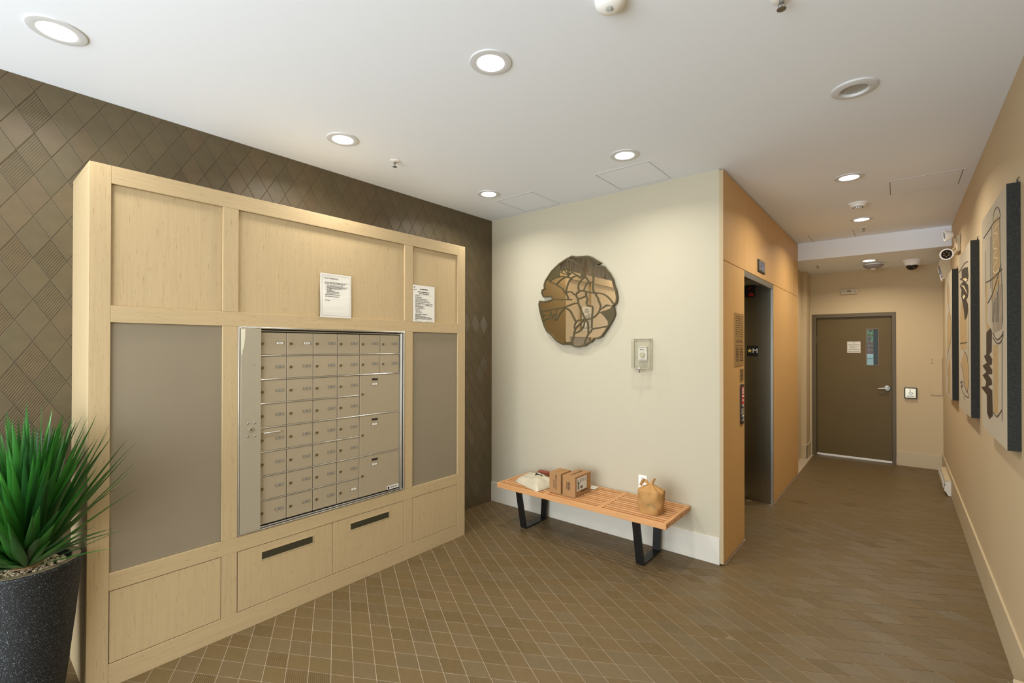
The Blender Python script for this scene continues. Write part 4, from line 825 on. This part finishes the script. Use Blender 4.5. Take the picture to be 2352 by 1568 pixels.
kb = thing('paper_bag', 'tied brown kraft paper bag standing on right part of the bench', 'bag', (-1.452, 3.405, BZ))
bb = B(); NA, NH = 44, 26; V = []
for j in range(NH + 1):
    t = j / NH; z = BZ + .001 + .207 * t
    for i in range(NA):
        a = 2 * math.pi * i / NA; ca, sa = math.cos(a), math.sin(a)
        n = 3.2; r0 = (abs(ca) ** n + abs(sa) ** n) ** (-1 / n)
        prof = .078 + .018 * math.sin(min(1, t / .75) * math.pi * .62 + .12)
        if t > .80: prof *= max(.17, 1 - ((t - .80) / .20) ** 1.15 * .86)
        pl = .0
        if t > .5: pl = .10 * math.cos(9 * a + 1.2) * min(1, (t - .5) / .4)
        cr = .03 * math.sin(5 * a + 7 * t) + .025 * math.sin(3 * a - 13 * t) + .015 * math.sin(11 * a + 19 * t)
        r = prof * (1 + (r0 - 1) * max(0, 1 - t) * .8) * (1 + pl + cr)
        V.append((-1.452 + r * ca + .004 * t, 3.405 + r * sa * .92, z + (.02 * (1 - abs(ca)) if .7 < t < .9 else 0) * 0))
Fs = [(j * NA + i, j * NA + (i + 1) % NA, (j + 1) * NA + (i + 1) % NA, (j + 1) * NA + i) for j in range(NH) for i in range(NA)]
Fs += [tuple(range(NA))[::-1], tuple(range(NH * NA, NH * NA + NA))]
bb.add(V, Fs); bb.obj('sack', M_KRAFT, kb, smooth=35)
KN = (-1.448, 3.405, BZ + .212)
B().lathe([(.001, -.016), (.013, -.014), (.017, -.004), (.015, .006), (.006, .012), (.001, .013)], KN, 'z', 12).obj('knot', M_KRAFT, kb, smooth=50)
def ear(pts, wd):
    b = B(); V = []
    P = [Vector(p) for p in pts]
    for i, p in enumerate(P):
        d = (P[min(i + 1, len(P) - 1)] - P[max(0, i - 1)]).normalized(); s = Vector((.77, .64, 0)); s = (s - d * s.dot(d)).normalized() * wd[i] / 2; nn = d.cross(s).normalized() * .0025
        V += [p + s, p + nn * 1.4, p - s, p - nn]
    Fs = []
    for i in range(len(P) - 1):
        for q in range(4): Fs.append((4 * i + q, 4 * i + (q + 1) % 4, 4 * i + 4 + (q + 1) % 4, 4 * i + 4 + q))
    Fs += [(3, 2, 1, 0), tuple(range(4 * len(P) - 4, 4 * len(P)))]
    b.add(V, Fs); return b
ear([(-1.448, 3.405, BZ + .214), (-1.436, 3.405, BZ + .228), (-1.424, 3.402, BZ + .250), (-1.420, 3.400, BZ + .258)], [.012, .020, .020, .017]).obj('bag_ear', M_KRAFT, kb)
ear([(-1.452, 3.402, BZ + .214), (-1.472, 3.398, BZ + .210), (-1.490, 3.394, BZ + .228), (-1.502, 3.392, BZ + .243), (-1.510, 3.390, BZ + .225), (-1.530, 3.390, BZ + .190)], [.012, .022, .030, .022, .030, .020]).obj('bag_ear', M_KRAFT, kb)
# faded green print pressed into the front of the bag
gp = B()
def bag_pt(a, t):
    j = min(NH, max(0, round(t * NH))); i = round(a / (2 * math.pi) * NA) % NA; p = Vector(V[j * NA + i]); c = Vector((-1.452, 3.405, p.z)); return c + (p - c) * 1.02
for a0, a1, t0, t1 in ((-1.55, -1.25, .36, .42), (-1.25, -.95, .38, .44), (-1.55, -1.30, .30, .34), (-1.1, -.85, .28, .34)):
    ks = [a0 + (a1 - a0) * k / 3 for k in range(4)]; pts = [bag_pt(a, t0) for a in ks] + [bag_pt(a, t1) for a in ks]
    gp.add(pts, [(k, k + 1, k + 5, k + 4) for k in range(3)])
gp.obj('faded_print', pbr('faded_green_print', (150, 124, 74), .7), kb)

# ------------------------------------------------------------------ wall outlet, thermostat, round mirror
ol = thing('wall_outlet', 'white electrical outlet on the cream wall behind the paper bag', 'outlet', (-1.672, YB, .51))
B().box(-1.708, -1.632, YB - .006, YB, .455, .570, bev=.002).obj('cover_plate', M_WHITE, ol)
for z in (.541, .486): B().prism(rrect(-1.686, -1.654, z - .014, z + .014, .010), 'y', YB - .0085, YB - .006).obj('receptacle', M_PAPER, ol)
sb = B()
for z in (.541, .486):
    for x in (-1.677, -1.664): sb.rect((x, YB - .0088, z - .003), (1, 0, 0), (0, 0, 1), 0, .002, 0, .009)
    sb.lathe([(.0001, -.0006), (.0022, 0)], (-1.670, YB - .0086, z - .008), 'y', 8)
sb.lathe([(.0001, -.0008), (.0025, 0)], (-1.670, YB - .0062, .5135), 'y', 8)
sb.obj('socket_slots', M_INK, ol)

th = thing('thermostat', 'cream dial thermostat inside the clear lockable cover', 'thermostat', (-1.655, YB, 1.53))
B().box(-1.700, -1.622, YB - .030, YB - .0005, 1.532, 1.655, bev=.004).obj('case', M_PAPER, th)
B().lathe([(.0001, -.013), (.020, -.013), (.022, -.008), (.022, 0)], (-1.661, YB - .030, 1.583), 'y', 24).obj('dial', M_CREAM, th, smooth=40)
tb = B()
for k in range(9): tb.rect((-1.694 + k * .008, YB - .0306, 0), (1, 0, 0), (0, 0, 1), 0, .005, 1.645, 1.649).rect((-1.694 + k * .008, YB - .0306, 0), (1, 0, 0), (0, 0, 1), 0, .005, 1.538, 1.542)
for k in range(7): t = math.radians(20 + k * 23); tb.rect((-1.661 + .028 * math.cos(t), YB - .0306, 1.583 + .028 * math.sin(t)), (1, 0, 0), (0, 0, 1), -.0015, .0015, -.0015, .0015)
tb.rect((-1.68, YB - .0306, 1.626), (1, 0, 0), (0, 0, 1), 0, .008, 0, .007).rect((-1.668, YB - .0306, 1.628), (1, 0, 0), (0, 0, 1), 0, .020, 0, .004)
tb.obj('vents_and_marks', M_INK, th)
tg = thing('thermostat_guard', 'clear plastic lockable box on cream wall below right of mirror', 'guard', (-1.665, YB, 1.465))
gx0, gx1, gz0, gz1, gy = -1.744, -1.586, 1.463, 1.721, 3.675
gb = B(); t = .003
gb.box(gx0 + .006, gx1 - .006, gy, gy + t, gz0 + .010, gz1 - .014)
gb.prism([(gx0, YB - .001), (gx0 + t, YB - .001), (gx0 + .006 + t, gy + t), (gx0 + .006, gy + t)], 'z', gz0, gz1 - .004).prism([(gx1, YB - .001), (gx1 - t, YB - .001), (gx1 - .006 - t, gy + t), (gx1 - .006, gy + t)], 'z', gz0, gz1 - .004)
gb.box(gx0 + t, gx1 - t, gy + t, YB - .001, gz1 - .010, gz1 - .006).box(gx0 + t, gx1 - t, gy + t, YB - .001, gz0 + .004, gz0 + .008)
gb.obj('cover', M_CLEAR, tg)
eb = B(); M_EDGE = pbr('acrylic_edge', (176, 168, 146), .3)
for a, b_, c, d in ((gx0 + .005, gx0 + .008, gz0 + .008, gz1 - .012), (gx1 - .008, gx1 - .005, gz0 + .008, gz1 - .012), (gx0 + .008, gx1 - .008, gz1 - .015, gz1 - .012), (gx0 + .008, gx1 - .008, gz0 + .008, gz0 + .011)): eb.box(a, b_, gy - .001, gy + .004, c, d)
for a, b_, c, d in ((gx0 - .002, gx0 + .002, gz0, gz1), (gx1 - .002, gx1 + .002, gz0, gz1), (gx0 + .002, gx1 - .002, gz1 - .004, gz1), (gx0 + .002, gx1 - .002, gz0, gz0 + .004)): eb.box(a, b_, YB - .012, YB - .0005, c, d)
eb.obj('moulded_edges', M_EDGE, tg)
vb = B()
for k in range(14): z = 1.49 + k * .0145; vb.box(gx1 - .0045, gx1 - .0020, gy + .022, gy + .046, z, z + .004); vb.box(gx0 + .0020, gx0 + .0045, gy + .030, gy + .036, z, z + .005)
vb.obj('vent_slots', M_EDGE, tg)
sb = B()
for x in (gx0 + .018, gx1 - .018):
    for z in (gz0 + .02, gz1 - .024): sb.lathe([(.0001, -.002), (.004, 0)], (x, YB - .002, z), 'y', 8)
sb.obj('screw_heads', M_INKG, tg)
B().lathe([(.0001, -.012), (.008, -.012), (.010, -.006), (.010, .002)], (-1.665, gy - .001, gz0 + .012), 'y', 14).obj('lock_barrel', M_ALU, tg, smooth=40)
B().lathe([(.0001, -.034), (.006, -.028), (.0075, -.018), (.004, -.006), (.0025, 0)], (-1.665, gy - .006, gz0 + .006), 'z', 10).obj('hanging_tab', M_INKG, tg, smooth=40)

rm = thing('round_mirror', 'round mirror overlaid with olive bronze map tracery on cream wall', 'mirror', (-2.31, YB, 1.66))
MY = 3.716
B().prism(ART_OUT, 'y', MY, YB - .012).obj('mirror_glass', M_MIRROR, rm)
cx, cz = -2.31, 2.07
B().prism([(cx + (x - cx) * .9, cz + (z - cz) * .9) for x, z in ART_OUT], 'y', YB - .012, YB - .0005).obj('backing', M_WHITE, rm)
B().ribbon(ART_OUT + ART_OUT[:1], .013, 'y', MY - .008, MY + .020).obj('rim_band', M_BRONZE, rm)
for p in ART_FILL: B().prism(p, 'y', MY - .0055, MY - .0002).obj('plate', M_BRONZE, rm)
def smooth_line(p):
    if len(p) < 3: return p
    out = []
    for i in range(len(p) - 1):
        p0 = p[max(i - 1, 0)]; p1 = p[i]; p2 = p[i + 1]; p3 = p[min(i + 2, len(p) - 1)]
        for t in (0, .34, .67):
            out.append(tuple(.5 * ((2 * p1[a]) + (-p0[a] + p2[a]) * t + (2 * p0[a] - 5 * p1[a] + 4 * p2[a] - p3[a]) * t * t + (-p0[a] + 3 * p1[a] - 3 * p2[a] + p3[a]) * t ** 3) for a in (0, 1)))
    out.append(p[-1]); return out
for k, (wd, p) in enumerate(ART_STROKE): B().ribbon(smooth_line(p), max(.009, wd * .98), 'y', MY - .0060 - .00022 * (k % 9), MY - .0004 - .00002 * k).obj('tracery_band', M_BRONZE, rm)

# ------------------------------------------------------------------ three canvases on the right wall
def canvas(label, y0, y1, z0, z1):
    t = thing('canvas_painting', label, 'painting', (XR, (y0 + y1) / 2, z0), 'canvases on the right wall')
    B().box(.3995, XR - .0012, y0, y1, z0, z1, bev=.001).obj('stretcher_edge', M_CANEDGE, t)
    B().box(.399, .4000, y0 + .001, y1 - .001, z0 + .001, z1 - .001).obj('canvas_face', M_CANVAS, t)
    B().tube([(XR - .010, y0 + .012, z1), (XR - .010, y0 + .012, z1 + .018), (XR - .002, y0 + .012, z1 + .026)], .002, 6).tube([(XR - .006, y0 + .024, z1), (XR - .006, y0 + .024, z1 + .016)], .002, 6).obj('hanging_hook', M_BLACK, t)
    return t
XP = .399
def fl(t, name, poly, m, k): B().prism(poly, 'x', XP - .0004 - .0003 * k, XP - .0003 * k + .0002).obj(name, m, t)
def lines(t, name, L_, wd, m, k):
    for q, p in enumerate(L_):
        e = .00004 * q; B().ribbon(smooth_line(p), wd, 'x', XP - .0004 - .0003 * k - e, XP - .0003 * k + .0002).obj(name, m, t)
t1 = canvas('nearest and largest looking canvas with zigzag umber shape and tall arch', 3.272, 4.150, 1.152, 2.444)
for nm, k, m in (('tan_column', 'tan', M_PTAN), ('streaked_column', 'grey', M_PGREY), ('narrow_strip', 'tan2', M_PTAN), ('lower_column', 'pale', M_PTAN), ('zigzag_shape', 'dark', M_PDARK)): fl(t1, nm, P1[k], m, {'tan': 1, 'grey': 2, 'tan2': 1, 'pale': 1, 'dark': 3}[k])
lines(t1, 'ink_line', P1['lines'], .0055, M_PLINE, 5); lines(t1, 'cream_scroll', P1['cream'], .007, M_PCREAM, 4)
t2 = canvas('middle canvas with jagged dark umber shape above a leaf', 4.775, 5.640, 1.136, 2.434)
fl(t2, 'tan_field', P2['tan'], M_PTAN, 1); fl(t2, 'leaf_shape', P2['leaf'], M_PTAN, 1); fl(t2, 'jagged_shape', P2['dark'], M_PDARK, 2)
for p in P2['light']: fl(t2, 'light_patch', p, M_PCREAM, 3)
lines(t2, 'ink_line', P2['lines'], .007, M_PLINE, 5)
t3 = canvas('farthest canvas with slender pod drawing beside the exit sign', 6.350, 7.215, 1.128, 2.428)
for p in P3['tan']: fl(t3, 'pod_shape', p, M_PTAN, 1)
lines(t3, 'ink_line', P3['lines'], .008, M_PLINE, 2)

# ------------------------------------------------------------------ corridor fittings
eh = thing('emergency_light', 'twin head emergency light on the right wall above middle canvas', 'emergency light', (XR, 6.22, 2.56))
B().box(XR - .030, XR - .0005, 6.09, 6.35, 2.560, 2.716, bev=.006).obj('backbox', M_BASET, eh)
def head(name, c, d, r, parent):
    c = Vector(c); d = Vector(d).normalized(); q = Vector((0, 0, 1)).rotation_difference(d).to_matrix(); b = B()
    b.lathe([(.0001, -.055), (r * .5, -.052), (r * .85, -.03), (r, 0), (r, .008), (r * .86, .009), (r * .84, .002), (.0001, .002)], (0, 0, 0), 'z', 24)
    b.v = [tuple(c + q @ Vector(p)) for p in b.v]; o = b.obj(name, M_WHITE, parent, smooth=40)
    l = B(); l.lathe([(.0001, .004), (r * .5, .006), (r * .8, .004)], (0, 0, 0), 'z', 20)
    for k in range(6): t = k * math.pi / 3; l.box(r * .40 * math.cos(t) - .004, r * .40 * math.cos(t) + .004, r * .40 * math.sin(t) - .004, r * .40 * math.sin(t) + .004, .0055, .0085, mi=1)
    l.v = [tuple(c + q @ Vector(p)) for p in l.v]; l.obj('lens', [M_SMOKE, M_CHROME], o, origin=WL[parent.name])
head('lamp_head', (.349, 6.09, 2.540), (-.45, -1, -.12), .053, eh)
head('lamp_head', (.340, 6.12, 2.722), (-1, -.15, -.12), .050, eh)
B().tube([(XR - .025, 6.20, 2.62), (.400, 6.16, 2.590), (.365, 6.12, 2.560)], .011, 8).tube([(XR - .025, 6.20, 2.66), (.410, 6.17, 2.700), (.375, 6.13, 2.722)], .011, 8).obj('arm', M_BASET, eh, smooth=50)
ex = thing('exit_sign', 'slanted pictogram exit sign on right wall past the farthest canvas', 'sign', (XR, 7.4, 2.42))
prof = [(XR - .0005, 2.667), (.357, 2.657), (.345, 2.618), (.387, 2.432), (XR - .0005, 2.424)]
B().prism(prof, 'y', 7.235, 7.60).obj('housing', M_BASET, ex)
sdir = Vector((.041, 0, -.183)).normalized(); nrm = Vector((-.183, 0, -.041)).normalized(); o_ = Vector((.366, 7.42, 2.525)) + nrm * .0008
B().rect(o_, (0, 1, 0), sdir, -.175, .175, -.080, .080, 0).rect(o_ + nrm * .0006, (0, 1, 0), sdir, -.16, .02, -.065, .065, 1).rect(o_ + nrm * .0010, (0, 1, 0), sdir, -.10, -.07, -.05, .03, 0).rect(o_ + nrm * .0010, (0, 1, 0), sdir, -.13, -.04, .02, .05, 0).rect(o_ + nrm * .0006, (0, 1, 0), sdir, .05, .14, -.012, .012, 1).obj('sign_face', [M_WHITE, M_BLUE], ex)
hs = thing('door_push_button', 'square metal accessible door push plate right of corridor door', 'push button', (.114, YD, .942))
B().box(.047, .181, YD - .030, YD - .0005, .943, 1.094, bev=.004).obj('box', M_BLACKP, hs)
B().box(.056, .172, YD - .036, YD - .030, .953, 1.084, bev=.003).obj('press_plate', M_STEEL, hs)
tb = B()
P = lambda a, b_: (.114 + a, 1.030 + b_)
tb.ribbon([P(.018 * math.cos(math.radians(a)), -.012 + .018 * math.sin(math.radians(a))) for a in range(130, 400, 20)], .005, 'y', YD - .0372, YD - .036)
tb.ribbon([P(-.004, .022), P(-.002, -.002), P(.014, -.003), P(.022, -.022)], .006, 'y', YD - .0372, YD - .036)
tb.prism([P(-.004 + .006 * math.cos(k), .030 + .006 * math.sin(k)) for k in [i * .785 for i in range(8)]], 'y', YD - .0372, YD - .036)
for k in range(6): tb.rect((.076 + k * .013, YD - .0372, .972), (1, 0, 0), (0, 0, 1), 0, .009, 0, .009)
tb.obj('pictogram', M_BLUE, hs)
mo = thing('motion_sensor', 'small slim beige motion sensor on wall above corridor door', 'sensor', (-.572, YD, 2.44))
B().prism([(-.672, 2.448), (-.664, 2.436), (-.60, 2.436), (-.595, 2.441), (-.545, 2.441), (-.54, 2.436), (-.483, 2.436), (-.472, 2.448), (-.472, 2.496), (-.480, 2.506), (-.664, 2.506), (-.672, 2.498)], 'y', YD - .032, YD - .0005).obj('housing', M_BASET, mo)
B().box(-.655, -.49, YD - .036, YD - .032, 2.455, 2.495, bev=.004).obj('window', M_CREAM, mo)
B().box(-.60, -.55, YD - .0375, YD - .036, 2.472, 2.486).box(-.512, -.498, YD - .0375, YD - .036, 2.468, 2.476).box(-.64, -.612, YD - .0370, YD - .036, 2.470, 2.475).obj('dark_lens', M_PDARK, mo)
ap = thing('wall_access_panel', 'flush tan access panel on far wall near the corner', 'access panel', (.39, YD, 1.0))
B().box(.316, XR - .004, YD - .009, YD - .0005, 1.004, 1.518, bev=.001).obj('frame', M_TAN, ap)
B().box(.321, XR - .009, YD - .012, YD - .0088, 1.009, 1.513, bev=.001).obj('door', M_TAN, ap)
B().box(.332, .340, YD - .0135, YD - .012, 1.43, 1.445).box(.334, .337, YD - .0135, YD - .012, 1.47, 1.50).obj('latch', M_PDARK, ap)
def heater(label, y0, y1):
    h = thing('baseboard_heater', label, 'heater', (.42, (y0 + y1) / 2, 0), 'baseboard heaters')
    pr_ = [(XR - .0135, .166), (.386, .163), (.388, .138), (.397, .120), (.380, .100), (.376, .060), (.392, .042), (.410, .004), (XR - .0135, .004)]
    B().prism(pr_, 'y', y0, y1).obj('body', M_BASEC, h)
    B().box(.3865, XR - .0135, y0 + .004, y1, .1665, .169, bev=.001).obj('top', M_BASET, h)
    B().prism([(.366, .150), (.371, .155), (.376, .150), (.374, .090), (.370, .085), (.366, .095)], 'y', y0 + .02, y1 - .02).obj('front_cover', M_BASEC, h)
heater('cream baseboard heater at the far end of the right wall', 7.09, 7.90)
heater('cream baseboard heater whose end shows in the lower right corner', 1.70, 3.052)

# ------------------------------------------------------------------ ceiling fittings
RINGP = [(.062, -.0015), (.066, -.007), (.080, -.0085), (.098, -.006), (.100, -.0005), (.062, -.0005)]
ring_me = B().lathe(RINGP, (0, 0, 0), 'z', 40, close=True).mesh('trim_ring', M_RING, smooth=40)
disc_me = B().lathe([(.0001, -.0135), (.030, -.0125), (.050, -.0095), (.0615, -.0050), (.0625, -.0006)], (0, 0, 0), 'z', 32).mesh('diffuser', M_LAMP, smooth=40)
def downlight(label, x, y, z, power, col, spread):
    t = thing('downlight', label, 'ceiling light', (x, y, z), 'recessed downlights')
    inst('trim_ring', ring_me, t, (x, y, z)); inst('diffuser', disc_me, t, (x, y, z))
    area('downlight_lamp', (x, y, z - .016), (0, 0, 0), .12, .12, power, col, spread, 'DISK', t)
WARM = (1.0, .91, .75); SOFT = (1.0, .95, .86)
for lab, x, y, z, k, col in (('lit downlight above the planter, nearest the left wall', -2.785, .295, ZC, .6, SOFT), ('lit downlight in the middle of the lobby ceiling', -1.498, 1.646, ZC, 1.0, SOFT),
        ('lit downlight in front of the cabinet beside a sprinkler', -2.800, 1.644, ZC, 1.0, SOFT), ('lit downlight near the corner of tiled and cream walls', -2.803, 3.058, ZC, 1.0, SOFT),
        ('lit downlight in front of the cream wall beside a hatch', -1.493, 3.046, ZC, 1.0, SOFT), ('first lit corridor downlight in front of the elevator', -.308, 4.580, ZC, 1.6, WARM),
        ('second lit corridor downlight past the smoke detector', -.308, 6.165, ZC, 1.7, WARM), ('lit downlight in the lowered ceiling before the corridor door', -.305, 7.632, ZL, 1.3, WARM)):
    downlight(lab, x, y, z, LAMP_POWER * k, col, LAMP_SPREAD)
of = thing('downlight', 'unlit white downlight near the right wall', 'ceiling light', (-.180, 3.022, ZC), 'recessed downlights')
B().lathe([(.058, -.001), (.064, -.014), (.072, -.016), (.100, -.008), (.104, -.0005), (.058, -.0005)], (-.180, 3.022, ZC), 'z', 40, close=True).obj('trim_ring', M_RING, of, smooth=40)
B().lathe([(.0001, -.003), (.060, -.003), (.060, -.0006)], (-.180, 3.022, ZC), 'z', 32).obj('lens', M_GREY, of)
def sprinkler(label, x, y, z):
    t = thing('sprinkler', label, 'sprinkler', (x, y, z), 'ceiling sprinklers')
    B().lathe([(.036, -.0005), (.036, -.003), (.022, -.008), (.010, -.008)], (x, y, z), 'z', 24).obj('escutcheon', M_WHITE, t, smooth=40)
    B().lathe([(.009, -.008), (.009, -.022), (.004, -.024), (.003, -.040), (.005, -.042)], (x, y, z), 'z', 12).tube([(x - .009, y, z - .02), (x - .012, y, z - .03), (x - .004, y, z - .042)], .002, 6).tube([(x + .009, y, z - .02), (x + .012, y, z - .03), (x + .004, y, z - .042)], .002, 6).obj('frame', M_CHROME, t)
    b = B().lathe([(.0001, -.042), (.008, -.042), (.017, -.044), (.017, -.0455), (.0001, -.0455)], (x, y, z), 'z', 12)
    b.obj('deflector', M_CHROME, t)
sprinkler('chrome pendent sprinkler near tiled wall between two lit downlights', -2.834, 2.079, ZC)
sprinkler('white sprinkler cut off by the top edge of the picture', -.350, 2.060, ZC)
sprinkler('small sprinkler in corridor ceiling past the second downlight', -.311, 6.60, ZC)
sprinkler('sprinkler at left of the lowered corridor ceiling', -.865, 7.62, ZL)
oc = thing('occupancy_sensor', 'white domed occupancy sensor at the top edge of the picture', 'sensor', (-.865, 1.640, ZC))
B().lathe([(.058, -.0005), (.060, -.010), (.055, -.028), (.040, -.040), (.022, -.045), (.0001, -.046)], (-.865, 1.640, ZC), 'z', 36).obj('housing', M_WHITE, oc, smooth=60)
b = B().lathe([(.0001, .012), (.011, .010), (.017, .002), (.017, 0), (.020, .002), (.022, -.003)], (0, 0, 0), 'z', 24); q = Vector((0, 0, 1)).rotation_difference(Vector((.15, -.55, -.95)).normalized()).to_matrix()
b.v = [tuple(Vector((-.862, 1.628, ZC - .038)) + q @ Vector(p)) for p in b.v]; b.obj('lens', M_GREY, oc, smooth=40)
sd = thing('smoke_detector', 'round white smoke detector between the two corridor downlights', 'smoke detector', (-.300, 5.465, ZC))
B().lathe([(.076, -.0005), (.076, -.010), (.066, -.016), (.060, -.017), (.058, -.030), (.048, -.036), (.036, -.038), (.034, -.048), (.0001, -.050)], (-.300, 5.465, ZC), 'z', 32).obj('housing', M_WHITE, sd, smooth=40)
b = B()
for k in range(12): t = k * math.pi / 6; b.box(-.300 + .036 * math.cos(t) - .004, -.300 + .036 * math.cos(t) + .004, 5.465 + .036 * math.sin(t) - .004, 5.465 + .036 * math.sin(t) + .004, ZC - .046, ZC - .040)
b.obj('vents', M_INK, sd)
hn = thing('ceiling_speaker_strobe', 'lilac grey strobe fixture under lowered ceiling before corridor door', 'alarm', (-.272, 7.94, ZL))
B().lathe([(.070, -.0005), (.072, -.012), (.112, -.014), (.114, -.024)], (-.272, 7.94, ZL), 'z', 32).obj('base', M_WHITE, hn, smooth=40)
B().lathe([(.113, -.024), (.104, -.045), (.078, -.066), (.030, -.074), (.0001, -.074)], (-.272, 7.94, ZL), 'z', 32).obj('lens', M_LILAC, hn, smooth=60)
B().lathe([(.030, -.073), (.028, -.084), (.0001, -.088)], (-.272, 7.94, ZL), 'z', 20).obj('nub', M_WHITE, hn, smooth=40)
dc = thing('dome_camera', 'white security camera with dark dome under the lowered ceiling', 'camera', (.125, 7.95, ZL))
B().lathe([(.100, -.0005), (.100, -.012), (.088, -.020), (.074, -.060), (.070, -.072)], (.125, 7.95, ZL), 'z', 32).obj('housing', M_WHITE, dc, smooth=40)
B().lathe([(.063, -.072), (.060, -.092), (.048, -.114), (.028, -.128), (.0001, -.134)], (.125, 7.95, ZL), 'z', 28).obj('dome', M_SMOKE, dc, smooth=60)
def hatch(label, x0, x1, y0, y1):
    t = thing('ceiling_hatch', label, 'hatch', ((x0 + x1) / 2, (y0 + y1) / 2, ZC), 'ceiling access hatches')
    f = .016; z0, z1 = ZC - .0014, ZC - .0004
    B().box(x0, x1, y0, y0 + f, z0, z1).box(x0, x1, y1 - f, y1, z0, z1).box(x0, x0 + f, y0 + f, y1 - f, z0, z1).box(x1 - f, x1, y0 + f, y1 - f, z0, z1).obj('frame', M_CEIL, t)
    B().box(x0 + f + .005, x1 - f - .005, y0 + f + .005, y1 - f - .005, z0 + .0004, z1).obj('panel', M_CEIL, t)
    B().box(x0 + f, x1 - f, y0 + f, y0 + f + .005, z1 - .0004, z1).box(x0 + f, x1 - f, y1 - f - .005, y1 - f, z1 - .0004, z1).box(x0 + f, x0 + f + .005, y0 + f + .005, y1 - f - .005, z1 - .0004, z1).box(x1 - f - .005, x1 - f, y0 + f + .005, y1 - f - .005, z1 - .0004, z1).obj('gap', M_INKG, t)  # dark strips painted in for the shade of the gap around the panel
hatch('square ceiling hatch in the corner above the bench left end', -2.90, -2.46, 3.245, 3.715)
hatch('square ceiling hatch beside the downlight above the bench', -1.862, -1.392, 3.245, 3.715)
hatch('square ceiling hatch against the right wall in the corridor', -.078, .395, 4.905, 5.37)
hatch('square ceiling hatch in the corridor just before the lowered soffit', -.872, -.395, 6.630, 7.108)
